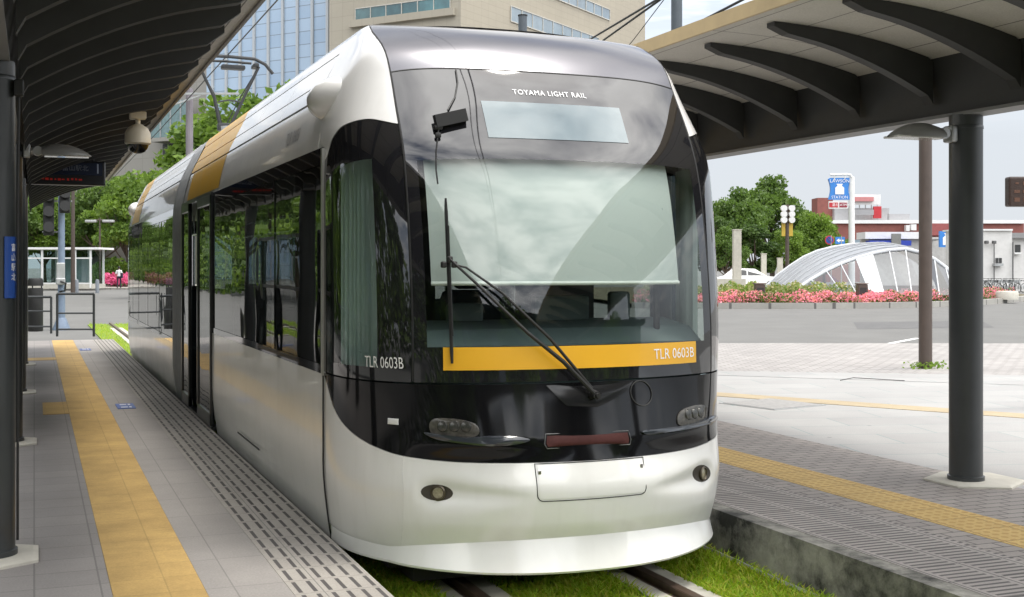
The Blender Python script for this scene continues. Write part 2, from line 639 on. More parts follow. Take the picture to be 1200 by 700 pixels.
def tx(x, z):
    "parameter of the plan curve at the offset x from the centre line"
    q = min(abs(x) / W_(z), 1.0)
    return (1 if x >= 0 else -1) * math.asin(min(1.0, q ** (N_(z) / 2))) / (PI / 2)

def SN_(t, z):
    e = 0.004
    a = S0(max(t - e, -1), z); b = S0(min(t + e, 1), z)
    c = S0(t, z - e * 2); d = S0(t, z + e * 2)
    n = (b - a).cross(d - c)
    return n.normalized()

def S(t, z, off=0.0):
    p = S0(t, z)
    return p + SN_(t, z) * off if off else p

def SX(x, z, off=0.0):
    return S(tx(x, z), z, off)

def onS(u, v, off=0.0):
    "point of the front shell seen at a photo pixel"
    a = (u - CU) / F
    k = (SN + a * CS) / (CS - a * SN)
    Y = 6.2
    z = 1.5
    x = 0.0
    for _ in range(60):
        d = Y / (CS - a * SN)
        z = min(max(CZ + (HZ - v) / F * d, -0.1), 3.06)
        x = Y * k - XC
        W = W_(z)
        x = max(-W * 0.999, min(W * 0.999, x))
        Y = 0.5 * Y + 0.5 * S0(tx(x, z), z).y
    return SX(x, z, off)

def toxz(u, v):
    p = onS(u, v)
    return p.x - XC, p.z

FLIP = False
def endmap(p):
    return Vector((2 * XC - p.x, 2 * YMID - p.y, p.z)) if FLIP else p

def spatch(name, m, parent, tl, tr, zb, zt, nu=32, nv=16, off=0.0, us=None, vs=None, rim=0.0, smooth=True, mis=None):
    fn = lambda q: q if callable(q) else (lambda _: q)
    tl, tr, zb, zt = fn(tl), fn(tr), fn(zb), fn(zt)
    us = us or [i / nu for i in range(nu + 1)]
    vs = vs or [i / nv for i in range(nv + 1)]
    V, Fc = [], []
    for v in vs:
        for s in us:
            z = 0.5 * (zb(0) + zt(0)); t = 0
            for _ in range(8):
                t = tl(z) + (tr(z) - tl(z)) * s
                z = zb(t) + (zt(t) - zb(t)) * v
            V.append(endmap(S(t, z, off)))
    n = len(us)
    mi = []
    for j in range(len(vs) - 1):
        for i in range(n - 1):
            Fc.append((j * n + i, j * n + i + 1, (j + 1) * n + i + 1, (j + 1) * n + i))
    b = MB()
    b.keep_normals = True
    b.add(V, Fc)
    if mis:
        b.mi = [mis(0.5 * (us[i] + us[i + 1]), 0.5 * (vs[j] + vs[j + 1])) for j in range(len(vs) - 1) for i in range(n - 1)]
    if rim > 0:
        # turn the border inwards so the panel has a visible thickness
        border = [i for i in range(n)] + [j * n + n - 1 for j in range(1, len(vs))] + [(len(vs) - 1) * n + i for i in range(n - 2, -1, -1)] + [j * n for j in range(len(vs) - 2, 0, -1)]
        base = len(b.v)
        c = Vector((XC, 9.0 if not FLIP else 2 * YMID - 9.0, 1.5))
        for i in border:
            p = Vector(b.v[i])
            q = (c - p); q.z *= 0.2; q.normalize()
            b.v.append(tuple(p + q * rim))
        k = len(border)
        for i in range(k):
            j = (i + 1) % k
            b.f.append((border[j], border[i], base + i, base + j))
            b.mi.append(0)
    return b.build(name, m, parent, smooth=smooth, angle=50)

def lines_between(a, b, n):
    return [a + (b - a) * i / n for i in range(n + 1)]

def tA(z):
    "edge between windscreen and white shell"
    xs = TA_(z)
    return tx(xs, z)

ZM_ = interp([(0, 0.515), (0.3, 0.52), (0.55, 0.545), (0.68, 0.583), (0.815, 0.65), (0.93, 0.76), (1.0, 0.915)])
zM = lambda t: ZM_(abs(t))
ZH_ = lambda t: 2.69 - 0.055 * min(1, abs(t) / 0.55) ** 2
ZG_ = interp([(0.45, 2.345), (0.62, 2.38), (0.8, 2.36), (0.92, 2.29), (1.0, 2.17)])
zG = lambda t: ZG_(abs(t))

tram = thing('tram', 'white low floor tram with black windscreen and yellow number band at the platform', 'tram', (XC, YMID, -0.3))

# crease between bumper and lip: highest in the middle of the nose
ZL = lambda t: 0.035 + 0.075 * max(0.0, 1 - (t / 0.62) ** 2)

def build_end(full):
    P = tram
    # lip under the bumper: flares out towards the rail
    V, Fc = [], []
    nt_ = 64
    for j in range(4):
        for i in range(nt_ + 1):
            t = -0.985 + 1.97 * i / nt_
            zt_l = ZL(t)
            zb_l = -0.035 - 0.02 * max(0.0, 1 - (t / 0.62) ** 2)
            z = (zt_l, zt_l + (zb_l - zt_l) * 0.5, zb_l, zb_l - 0.012)[j]
            p = S0(t, zt_l)
            out = Vector((p.x - XC, (p.y - 9.2) * 1.0, 0)).normalized()
            amp = 0.014 + 0.062 * max(0.0, 1 - (abs(t) / 0.66) ** 2.2)
            k = (0.0, 0.5, 1.0, 0.88)[j] * amp
            V.append(endmap(Vector((p.x, p.y, z)) + out * k))
    for j in range(3):
        for i in range(nt_):
            a = j * (nt_ + 1) + i
            Fc.append((a + nt_ + 1, a + nt_ + 2, a + 1, a))
    b = MB(); b.keep_normals = True; b.add(V, Fc)
    b.build('bumper_lip', PEARL, P, smooth=True, angle=12)
    spatch('bumper', PEARL, P, lambda z: -tA(z), lambda z: tA(z), lambda t: ZL(t), lambda t: zM(t) - 0.004, nu=110, nv=48, rim=0.03)
    spatch('bumper_corner', PEARL, P, -1, lambda z: -tA(z) - 0.0003, lambda t: ZL(t), lambda t: zM(t) - 0.004, nu=30, nv=20, rim=0.03)
    spatch('bumper_corner', PEARL, P, lambda z: tA(z) + 0.0003, 1, lambda t: ZL(t), lambda t: zM(t) - 0.004, nu=30, nv=20, rim=0.03)
    spatch('lower_mask', GLOSSBLACK, P, -1, 1, lambda t: zM(t), 0.925, nu=72, nv=12, rim=0.02)
    cl = 0.885
    us = lines_between(-1, 1, 44)
    us = sorted(set([0.5 + 0.5 * u for u in us if abs(abs(u) - cl) > 0.03] + [0.5 - cl / 2, 0.5 + cl / 2]))
    zs0, zs1, zc0, zc1 = 0.935, 2.69, 1.125, 2.15
    k = lambda z: (z - zs0) / (zs1 - zs0)
    vs = [k(z) for z in lines_between(zs0, zc0, 4) + lines_between(zc0, zc1, 20)[1:] + lines_between(zc1, zs1, 12)[1:]]
    def zmix(v):
        return v
    zt = lambda t: ZH_(t) if True else 0
    # the windscreen: clear pane with a black glazed border
    spatch('windscreen', [FRIT, CLEAR], P, lambda z: -tA(z), lambda z: tA(z), zs0, zt, us=us, vs=vs,
           mis=lambda s, v: 1 if (abs(s - 0.5) < cl / 2 and k(zc0) < v < k(zc1)) else 0)
    spatch('hood', HOODM, P, lambda z: -tA(z), lambda z: tA(z), lambda t: ZH_(t) + 0.006, 3.06, nu=40, nv=18)
    for sgn in (-1, 1):
        lo, hi = (lambda z: -1.0), (lambda z: -tA(z) - 0.012)
        if sgn > 0:
            lo, hi = (lambda z: tA(z) + 0.012), (lambda z: 1.0)
        spatch('cab_shell', PEARL, P, lo, hi, zG, 3.06, nu=26, nv=22)
        # cab side window: black border all round, clear pane inside
        us2 = [0, 0.08, 0.16, 0.3, 0.4, 0.5, 0.6, 0.7, 0.78, 0.86, 0.94, 1.0]
        vs2 = [0, 0.05, 0.12] + [0.12 + 0.72 * i / 12 for i in range(1, 13)] + [0.92, 1.0]
        if sgn < 0:
            test = lambda s, v: 1 if (0.08 < s < 0.70 and 0.05 < v < 0.85 - 0.0 * s) else 0
        else:
            test = lambda s, v: 1 if (0.30 < s < 0.94 and 0.05 < v < 0.85) else 0
        spatch('cab_side_window', [FRIT, CABGLASS], P, lo, hi, 0.935, lambda t: zG(t) - 0.006, us=us2, vs=vs2, mis=test)
        # rubber line down the windscreen edge
        b = MB()
        zz = [0.94 + (3.0 - 0.94) * i / 40 for i in range(41)]
        b.tube([endmap(S(sgn * (tA(z) + 0.006), z, -0.002)) for z in zz], 0.006, 6)
        b.build('edge_seal', RUBBER, P, smooth=True)
    b = MB()
    b.tube([endmap(S(t, ZH_(t) + 0.003, -0.001)) for t in lines_between(-tA(2.64), tA(2.64), 40)], 0.005, 6)
    b.build('hood_seal', RUBBER, P, smooth=True)
    # roof cap closing the shell behind the hood
    V, Fc = [], []
    for i in range(17):
        q = -1 + i / 8
        V.append(endmap(Vector((XC + q * 0.82, 7.22 + 0.35 * abs(q) ** 3, 3.055))))
        V.append(endmap(Vector((XC + q * 0.83, 8.0, 3.06))))
    for i in range(16):
        Fc.append((2 * i, 2 * i + 2, 2 * i + 3, 2 * i + 1))
    b = MB(); b.add(V, Fc); b.build('roof_cap', SIDEPEARL, P)

build_end(True)
FLIP = True
build_end(False)
FLIP = False

# ---- front details ------------------------------------------------------------
def spoly(name, pts, m, off, thick, parent=tram, sub=2):
    "a small plate with a pixel outline moved onto the shell, given real thickness"
    P = [onS(u, v) for u, v in pts]
    T = []
    for p in P:
        x, z = p.x - XC, p.z
        T.append((x, z))
    n = len(T)
    cx = sum(a for a, _ in T) / n; cz = sum(c for _, c in T) / n
    V, Fc = [], []
    rings = (1.0, 0.75, 0.5, 0.25)
    for r in rings:
        for (x, z) in T:
            V.append(SX(cx + (x - cx) * r, cz + (z - cz) * r, off + thick * (1 if r < 1 else 0.6)))
    V.append(SX(cx, cz, off + thick))
    for j in range(len(rings) - 1):
        for i in range(n):
            k = (i + 1) % n
            Fc.append((j * n + i, j * n + k, (j + 1) * n + k, (j + 1) * n + i))
    for i in range(n):
        Fc.append(((len(rings) - 1) * n + i, (len(rings) - 1) * n + (i + 1) % n, len(rings) * n))
    base = len(V)
    for (x, z) in T:
        V.append(SX(x, z, -0.01))
    for i in range(n):
        k = (i + 1) % n
        Fc.append((i, base + i, base + k, k))
    return MB().add(V, Fc).build(name, m, parent, smooth=True, angle=35)

def smooth_loop(pts, n=4):
    "closed Catmull-Rom through pixel points"
    out = []
    k = len(pts)
    for i in range(k):
        p0, p1, p2, p3 = (Vector(pts[(i + j - 1) % k]) for j in range(4))
        for s in range(n):
            t = s / n
            q = 0.5 * ((2 * p1) + (-p0 + p2) * t + (2 * p0 - 5 * p1 + 4 * p2 - p3) * t * t + (-p0 + 3 * p1 - 3 * p2 + p3) * t**3)
            out.append((q.x, q.y))
    return out

def ell(u, v, a, b, rot=0, n=20):
    c, s = math.cos(math.radians(rot)), math.sin(math.radians(rot))
    return [(u + a * math.cos(q) * c - b * math.sin(q) * s, v + a * math.cos(q) * s + b * math.sin(q) * c) for q in (2 * PI * i / n for i in range(n))]

# yellow band with the number, glued on the pane
band = spatch('number_band', YELLOW, tram, lambda z: tx(-0.765, z), lambda z: tx(0.765, z), 1.0, 1.122, nu=24, nv=3, off=0.004)
def front_text(body, size, xc, zc, m, align='CENTER', off=0.006, parent=tram, sx=1.0, name='lettering', spacing=1.0):
    return text_mesh(body, size, m, name, parent, lambda a, b: SX(xc + a, zc + b, off), align, spacing, sx=sx)
front_text('TLR 0603B', 0.082, 0.745, 1.058, WHITEINK, 'RIGHT', 0.0065, sx=0.82)
front_text('TOYAMA LIGHT RAIL', 0.045, 0.0, 2.553, WHITEINK, 'CENTER', 0.003, sx=0.98, spacing=1.12)
cabt = toxz(452, 426)
front_text('TLR 0603B', 0.078, 0, 0, WHITEINK)  if False else None
t0_ = tx(*toxz(428, 425)); t1_ = tx(*toxz(477, 425)); zt_ = toxz(450, 425.5)[1]
def side_glass_text(a, b):
    # text runs along the wrapped cab glass
    return S(t0_ + (t1_ - t0_) * (a / 0.42), zt_ + b, 0.004)
me_w = 0.42
text_mesh('TLR 0603B', 0.088, WHITEINK, 'lettering', tram, side_glass_text, 'LEFT', 1.0, sx=0.98)

disp = spatch('destination_display', mat('display_glass', (0.085, 0.13, 0.145), 0.03, coat=0.8, var=0.1, scale=2.5, ior=1.75), tram,
              lambda z: tx(-0.435, z), lambda z: tx(0.435, z), 2.27, 2.49, nu=14, nv=8, off=0.003)

# licence style hatch in the bumper with its dark joint
x0, x1, z0, z1 = -0.325, 0.315, 0.315, 0.508
r_ = 0.035
def rr_outline(x0, x1, z0, z1, r):
    o = []
    for (cx, cz, a0) in ((x1 - r, z1 - 0.004, 90), (x0 + r, z1 - 0.004, 90), ):
        pass
    o += [(x1, z1), (x0, z1), (x0, z0 + r)]
    for i in range(1, 7):
        a = math.radians(180 + 90 * i / 6)
        o.append((x0 + r + r * math.cos(a), z0 + r + r * math.sin(a)))
    o.append((x1 - r, z0))
    for i in range(1, 7):
        a = math.radians(270 + 90 * i / 6)
        o.append((x1 - r + r * math.cos(a), z0 + r + r * math.sin(a)))
    return o
b = MB()
ol = rr_outline(x0, x1, z0, z1, r_)
dense = []
for i in range(len(ol) - 1):
    a_, c_ = ol[i], ol[i + 1]
    k = max(1, int(math.hypot(a_[0] - c_[0], a_[1] - c_[1]) / 0.04))
    dense += [(a_[0] + (c_[0] - a_[0]) * j / k, a_[1] + (c_[1] - a_[1]) * j / k) for j in range(k)]
dense += [ol[-1], ol[0]]
b.tube([SX(x, z, 0.0005) for x, z in dense], 0.0028, 6)
b.build('hatch_joint', SEAM, tram, smooth=True)
spatch('coupler_hatch', PEARL, tram, lambda z: tx(x0 + 0.012, z), lambda z: tx(x1 - 0.012, z), z0 + 0.012, z1 - 0.006, nu=12, nv=6, off=0.003)
for hx in (x0 + 0.02, x1 - 0.02):
    b = MB(); p = SX(hx, z1 - 0.045, 0.004)
    b.rbox(p, (0.018, 0.008, 0.022), 0.003); b.build('hatch_latch', CHROME, tram)

REDREF = mat('dull_red_reflector', (0.065, 0.022, 0.02), 0.5, coat=0.0, ior=1.25, var=0.15, scale=40)
spoly('reflector', [(641, 511), (735, 507), (737, 516), (736, 520), (642, 524), (640, 520)], REDREF, 0.002, 0.004)
b = MB()
loop = [(639, 509), (736, 505), (739, 515), (738, 521), (641, 526), (638, 521), (639, 509)]
b.tube([onS(u, v, 0.003) for u, v in loop], 0.003, 6); b.build('reflector_rim', mat('rim_grey', (0.16, 0.16, 0.16), 0.3, metal=0.5), tram, smooth=True)

# headlights: lens plus the long brow under it
HLL = mat('headlight_lens', (0.07, 0.066, 0.058), 0.10, coat=0.0, var=0.5, scale=25, ior=1.4)
BROW = mat('brow_gloss', (0.03, 0.034, 0.042), 0.12, coat=0.5, var=0.1, ior=1.6)
for lens, bright, brow in (
        ([(505, 494), (515, 490), (540, 492), (557, 497), (562, 506), (556, 512), (535, 513), (512, 511), (504, 504)], (533, 500),
         [(497, 507), (512, 509), (540, 513), (575, 511), (605, 512), (621, 516), (606, 521), (575, 523), (540, 520), (512, 515)]),
        ([(793, 492), (797, 482), (810, 476), (824, 475), (827, 483), (823, 492), (808, 498), (796, 499)], (812, 485),
         [(752, 505), (775, 502), (800, 499), (822, 493), (836, 487), (838, 492), (825, 499), (800, 505), (772, 509), (757, 510)])):
    h = spoly('headlight', smooth_loop(lens, 3), HLL, 0.0, 0.012)
    c = onS(bright[0], bright[1], 0.018)
    xz = toxz(*bright)
    bb = MB()
    for k in (-1, 0, 1):
        q = SX(xz[0] + k * 0.055, xz[1], 0.012)
        bb.lathe([(0.030, 0.0), (0.027, 0.006), (0.012, 0.010)], q, 14, M=SN_(tx(xz[0], xz[1]), xz[1]).to_track_quat('Z', 'Y').to_matrix())
    bb.build('lamp_reflector', HEADREF, h, smooth=True)
    spoly('headlight_brow', smooth_loop(brow, 3), BROW, 0.002, 0.02)

# fog lights in scooped pockets of the bumper
for (u, v, a_, b_, rot, tail) in ((512, 577.5, 19, 9.5, 4, [(495, 574), (505, 568), (525, 569), (560, 575), (596, 580), (580, 586), (545, 589), (520, 588), (500, 585)]),
                                  (822, 555, 10.5, 10, -20, [(833, 548), (826, 544), (815, 547), (800, 556), (770, 566), (790, 570), (812, 566), (826, 563), (833, 556)])):
    pk = spoly('fog_light_pocket', ell(u, v, a_, b_, rot), mat('pocket_lining', (0.05, 0.043, 0.034), 0.5), 0.0, 0.003)
    xz = toxz(u + (2 if u < 600 else 0), v)
    Mx = SN_(tx(*xz), xz[1]).to_track_quat('Z', 'Y').to_matrix()
    bb = MB(); q = SX(xz[0], xz[1], 0.003)
    bb.lathe([(0.042, 0.0), (0.042, 0.012), (0.036, 0.016), (0.034, 0.010), (0.0, 0.010)], q, 20, M=Mx)
    f = bb.build('fog_light', mat('fog_rim', (0.10, 0.085, 0.06), 0.3, metal=0.6), tram, smooth=True)
    bb = MB(); bb.lathe([(0.034, 0.0), (0.026, 0.003), (0.0, 0.004)], SX(xz[0], xz[1], 0.011), 18, M=Mx)
    bb.build('lens', mat('fog_lens', (0.26, 0.235, 0.15), 0.08, coat=1.0, var=0.3, scale=60), f, smooth=True)

# wiper plinth, wiper, round cap, little plate
spoly('wiper_plinth', [(640, 452), (742, 446), (735, 458), (712, 472), (700, 477), (664, 476), (655, 468)], mat('plinth_black', (0.010, 0.010, 0.011), 0.2), 0.0, 0.008)
b = MB()
b.tube([onS(u, v, 0.004) for u, v in ell(751, 461, 12, 15, -20, 28) + ell(751, 461, 12, 15, -20, 28)[:1]], 0.003, 6)
b.build('filler_cap_ring', SEAM, tram, smooth=True)
p = onS(461, 494, 0.006)
spoly('registration_plate', [(455, 490), (467, 491), (467, 498), (455, 497)], WHITEPAINT, 0.002, 0.006)
wip = MB()
piv = onS(694, 464, 0.045)
arm_top = onS(527, 306, 0.06)
arm_mid = onS(615, 392, 0.075)
wip.tube([piv, onS(655, 425, 0.075), arm_mid, onS(560, 338, 0.08), arm_top], [0.013, 0.012, 0.010, 0.008, 0.007], 8)
wiper = wip.build('wiper_arm', RUBBER, tram, smooth=True)
b = MB()
b.tube([onS(690, 456, 0.04), onS(640, 398, 0.07), onS(585, 345, 0.075), onS(545, 316, 0.07), onS(530, 312, 0.06)], [0.009, 0.009, 0.007, 0.006, 0.006], 8)
b.build('wiper_link', RUBBER, tram, smooth=True)
b = MB()
b.cyl(piv - Vector((0, -0.05, 0)), piv + Vector((0, -0.02, 0)), 0.028, 0.022, 16)
b.cyl(piv + Vector((0, -0.02, 0)), piv + Vector((0, -0.035, 0)), 0.014, 0.012, 12)
b.build('wiper_pivot', RUBBER, tram, smooth=True)
b = MB()
for (u, v) in ((527, 306), (520, 312), (532, 312)):
    b.rbox(onS(u, v, 0.05), (0.03, 0.03, 0.035), 0.008)
b.build('wiper_joint', RUBBER, tram)
b = MB()
bl = [onS(522 + (530 - 522) * i / 12, 234 + (426 - 234) * i / 12, 0.022) for i in range(13)]
b.tube(bl, [0.006] + [0.010] * 11 + [0.007], 6)
sp = [q + Vector((0, -0.025, 0)) for q in bl[2:11]]
b.tube(sp, 0.006, 6)
b.build('wiper_blade', RUBBER, tram, smooth=True)

# small camera on a stalk, its cable, and the inside mirror
b = MB()
q = onS(527, 143, 0.035)
Mr = Matrix.Rotation(math.radians(-14), 3, 'Y')
b.box(q, (0.185, 0.045, 0.07), M=Mr)
cm = b.build('view_camera', RUBBER, tram)
b = MB()
b.tube([onS(534, 83, 0.006), onS(536, 98, 0.008), onS(533, 115, 0.008), onS(524, 132, 0.02)], 0.005, 6)
b.tube([onS(514, 150, 0.02), onS(513, 160, 0.02), onS(511, 178, 0.006), onS(511, 200, 0.005), onS(513, 216, 0.005)], 0.0045, 6)
b.rbox(onS(513, 161, 0.02), (0.035, 0.02, 0.03), 0.008)
b.rbox(onS(513, 152, 0.02), (0.05, 0.03, 0.025), 0.008)
b.build('cable', RUBBER, cm, smooth=True)
b = MB()
q = onS(777, 243, -0.10)
b.lathe([(0.062, 0), (0.066, 0.012), (0.06, 0.02), (0.0, 0.024)], q, 20, M=Vector((-0.45, -0.9, 0.1)).to_track_quat('Z', 'Y').to_matrix())
mir = b.build('mirror', mat('mirror_face', (0.45, 0.52, 0.50), 0.12, metal=0.7), tram, smooth=True)
b = MB()
b.tube([q + Vector((0.02, 0.03, 0.06)), q + Vector((0.05, 0.05, -0.25)), q + Vector((0.06, 0.06, -0.7))], 0.02, 8)
b.build('stalk', RUBBER, mir, smooth=True)

# ---- inside the cab -------------------------------------------------------------
BLIND = mat('roller_blind_cloth', (0.38, 0.425, 0.405), 0.9, var=0.02)
V, Fc = [], []
for j in range(13):
    z = 1.465 + (2.2 - 1.465) * j / 12
    for i in range(21):
        x = -0.86 + 1.60 * i / 20
        V.append(SX(x * 0.93, z) + Vector((0, 0.05, 0)))
for j in range(12):
    for i in range(20):
        Fc.append((j * 21 + i, j * 21 + i + 1, (j + 1) * 21 + i + 1, (j + 1) * 21 + i))
b = MB(); b.add(V, Fc)
bl = b.build('roller_blind', BLIND, tram, smooth=True)
b = MB()
b.tube([SX((-0.86 + 1.60 * i / 20) * 0.93, 1.46) + Vector((0, 0.05, 0)) for i in range(21)], 0.011, 8)
b.build('hem_bar', mat('hem', (0.50, 0.54, 0.50), 0.5), bl, smooth=True)
DASH = mat('dashboard_teal', (0.085, 0.12, 0.12), 0.6, var=0.1)
b = MB()
prof = [(6.28, 0.95), (6.28, 1.12), (6.42, 1.20), (6.75, 1.24), (6.80, 1.18), (6.85, 0.6), (6.4, 0.6)]
b.prism([(XC - 0.86, y, z) for y, z in prof], (1.72, 0, 0))
b.rbox((XC + 0.15, 6.72, 1.30), (0.36, 0.08, 0.16), 0.02)
b.rbox((XC - 0.45, 6.74, 1.28), (0.22, 0.06, 0.12), 0.02)
b.rbox((XC + 0.55, 6.74, 1.31), (0.14, 0.06, 0.18), 0.02)
b.build('dashboard', DASH, tram)
b = MB()
b.rbox((XC, 7.6, 0.62), (0.5, 0.5, 0.12), 0.05)
b.rbox((XC, 7.86, 1.02), (0.46, 0.12, 0.75), 0.05)
b.rbox((XC, 7.86, 1.48), (0.28, 0.10, 0.16), 0.04)
b.cyl((XC, 7.6, 0.0), (XC, 7.6, 0.58), 0.07)
b.build('driver_seat', mat('seat_fabric', (0.03, 0.045, 0.055), 0.9, var=0.2, scale=30), tram)
b = MB()
b.box((XC - 0.62, 8.35, 1.2), (1.0, 0.04, 2.3))
b.box((XC + 0.82, 8.35, 1.2), (0.62, 0.04, 2.3))
b.box((XC + 0.2, 8.35, 0.55), (0.7, 0.04, 1.0))
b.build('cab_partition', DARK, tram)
# pleated sun curtain beside the driver
CURT = mat('curtain_cloth', (0.52, 0.60, 0.57), 0.9, var=0.1)
for sgn in (-1, 1):
    V, Fc = [], []
    n = 60
    for j in range(2):
        for i in range(n + 1):
            y = 6.62 + 0.34 * i / n
            V.append((XC + sgn * (1.0 + 0.10 * i / n + 0.035 * math.sin(i * 0.8) + 0.015 * math.sin(i * 2.3)), y, 0.98 + 1.22 * j - (0.0 if j == 0 else 0.04)))
    for i in range(n):
        Fc.append((i, i + 1, n + 2 + i, n + 1 + i))
    b = MB(); b.add(V, Fc); b.build('curtain', CURT, tram, smooth=True, angle=80)

# ---- saloon shell ---------------------------------------------------------------
def cross(z0, z1, n):
    return [z0 + (z1 - z0) * i / n for i in range(n + 1)]

def side(name, m, sgn, y0, y1, z0, z1, nz=8, off=0.0, ny=1, parent=tram, rim=True):
    "strip of the side wall between two heights"
    V, Fc = [], []
    zs = cross(z0, z1, nz)
    pts = []
    for z in zs:
        e = 0.01
        nx = Vector((1.0, 0, -(W_(z + e) - W_(z - e)) / (2 * e))).normalized()
        pts.append(Vector((W_(z), 0, z)) + nx * off)
    if rim:
        pts = [pts[0] + Vector((-0.03, 0, 0))] + pts + [pts[-1] + Vector((-0.03, 0, -0.0))]
    for k in range(ny + 1):
        y = y0 + (y1 - y0) * k / ny
        for p in pts:
            V.append((XC + sgn * p.x, y, p.z))
    n = len(pts)
    for k in range(ny):
        for i in range(n - 1):
            q = (k * n + i, k * n + i + 1, (k + 1) * n + i + 1, (k + 1) * n + i)
            Fc.append(q if sgn < 0 else tuple(reversed(q)))
    if rim:
        for k, y in ((0, y0), (ny, y1)):
            base = len(V)
            for p in pts:
                V.append((XC + sgn * (p.x - 0.03), y, p.z))
            for i in range(n - 1):
                q = (k * n + i, k * n + i + 1, base + i + 1, base + i)
                Fc.append(q)
    b = MB(); b.keep_normals = not rim
    b.add(V, Fc)
    return b.build(name, m, parent, smooth=True, angle=40)

def roof_strip(name, m, y0, y1, parent=tram):
    V, Fc = [], []
    zs = [3.06]
    prof = [(-0.83, 3.06), (-0.6, 3.085), (-0.2, 3.1), (0.2, 3.1), (0.6, 3.085), (0.83, 3.06)]
    for y in (y0, y1):
        for x, z in prof:
            V.append((XC + x, y, z))
    n = len(prof)
    for i in range(n - 1):
        Fc.append((i, i + 1, n + i + 1, n + i))
    b = MB(); b.add(V, Fc)
    return b.build(name, m, parent, smooth=True)

ZB, ZW0, ZW1 = -0.12, 0.92, 2.26
Y0, YD0, YD1, YG0, YG1, YE = 7.12, 11.95, 14.05, 14.45, 15.5, 2 * YMID - 7.12
for sgn in (-1, 1):
    door_side = sgn < 0
    # front car
    side('lower_side_panel', SIDEPEARL, sgn, Y0 + 0.008, (YD0 if door_side else YG0) - 0.006, ZB, ZW0 - 0.004, 8)
    if door_side:
        side('lower_side_panel', SIDEPEARL, sgn, YD1 + 0.006, YG0, ZB, ZW0 - 0.004, 8)
    side('upper_side_panel', SIDEPEARL, sgn, 7.32, YG0, ZW1 + 0.004, 2.605, 8)
    side('lower_side_panel', SIDEPEARL, sgn, YG1, YE - 0.008, ZB, (0.62 if door_side else ZW0) - 0.004, 8)
    side('upper_side_panel', SIDEPEARL, sgn, YG1, YE - 0.2, ZW1 + 0.004, 2.605, 8)
    # sloping roof fairings, in lengths with joints between
    for (a, b_) in ((7.72, 9.0), (9.0, 10.3), (10.3, 11.55), (11.55, 12.75), (12.75, YG0), (YG1, 16.9), (16.9, 18.2), (18.2, 19.5), (19.5, 21.0), (21.0, YE - 0.6)):
        for (z0, z1) in ((2.625, 2.745), (2.755, 2.915), (2.925, 3.06)):
            amber = (YD0 - 0.3 < (a + b_) / 2 < YG0 and a > 11.5) or (20.9 < (a + b_) / 2)
            side('roof_fairing', (ROOFYEL if amber else SIDEPEARL), sgn, a + 0.006, b_ - 0.006, z0, z1, 4, off=0.0 if amber else 0.0)
    # dark backing seen through the joints
    for (a, b_) in ((7.6, YG0 - 0.01), (YG1 + 0.01, YE - 0.5)):
        side('joint_backing', SEAM, sgn, a, b_, 2.58, 3.05, 8, off=-0.022, rim=False)
    # amber patch over the doors
    side('amber_patch', ROOFYEL, sgn, 11.58, 14.10, ZW1 + 0.03, 2.600, 6, off=0.003, rim=False)
    side('amber_patch', ROOFYEL, sgn, 20.9, 22.4, ZW1 + 0.03, 2.600, 6, off=0.003, rim=False)
roof_strip('roof_panel', SIDEPEARL, 7.75, YG0)
roof_strip('roof_panel', SIDEPEARL, YG1, YE - 0.6)

def window(sgn, y0, y1, z0=ZW0, z1=ZW1, bars=()):
    w = side('side_window', TINT, sgn, y0, y1, z0 + 0.02, z1 - 0.0, 8, off=-0.004, ny=2, rim=False)
    for (a, b_) in ((y0 - 0.0, y0 + 0.05), (y1 - 0.05, y1)):
        side('window_border', FRIT, sgn, a, b_, z0, z1, 6, off=0.0015, parent=w, rim=False)
    side('window_border', FRIT, sgn, y0, y1, z1 - 0.10, z1 + 0.002, 2, off=0.002, parent=w, rim=False)
    side('window_border', FRIT, sgn, y0, y1, z0 - 0.002, z0 + 0.05, 2, off=0.002, parent=w, rim=False)
    for y in bars:
        side('mullion', FRIT, sgn, y - 0.05, y + 0.05, z0 + 0.05, z1 - 0.1, 6, off=0.0025, parent=w, rim=False)
    return w
window(-1, Y0 + 0.03, YD0 - 0.01, bars=(8.75,))
window(1, Y0 + 0.03, YG0, bars=(8.75, 11.95))
window(-1, YG1, 20.9, 0.62, bars=(17.4, 19.2))
window(-1, 21.0, YE - 0.03, 0.62, bars=(22.2,))
window(1, YG1, YE - 0.03, bars=(18.3, 20.9))
# bright pillar between cab and saloon
b = MB()
b.box((XC - 1.2, Y0 + 0.005, 1.58), (0.02, 0.04, 1.34)); b.box((XC + 1.2, Y0 + 0.005, 1.58), (0.02, 0.04, 1.34))
b.build('side_pillar', mat('pillar_grey', (0.42, 0.42, 0.40), 0.35, metal=0.4), tram)
# seam between front shell and side, and the small joint low on the side
for sgn in (-1, 1):
    b = MB()
    b.tube([(XC + sgn * (W_(z) + 0.0005), Y0 + 0.004, z) for z in cross(ZB, ZW0, 12)], 0.0055, 6)
    b.build('shell_seam', SEAM, tram)
b = MB()
b.bar((XC - W_(0.3) - 0.001, 9.35, 0.16), (XC - W_(0.3) - 0.001, 10.4, 0.16), 0.006, 0.012)
b.build('step_joint', SEAM, tram)

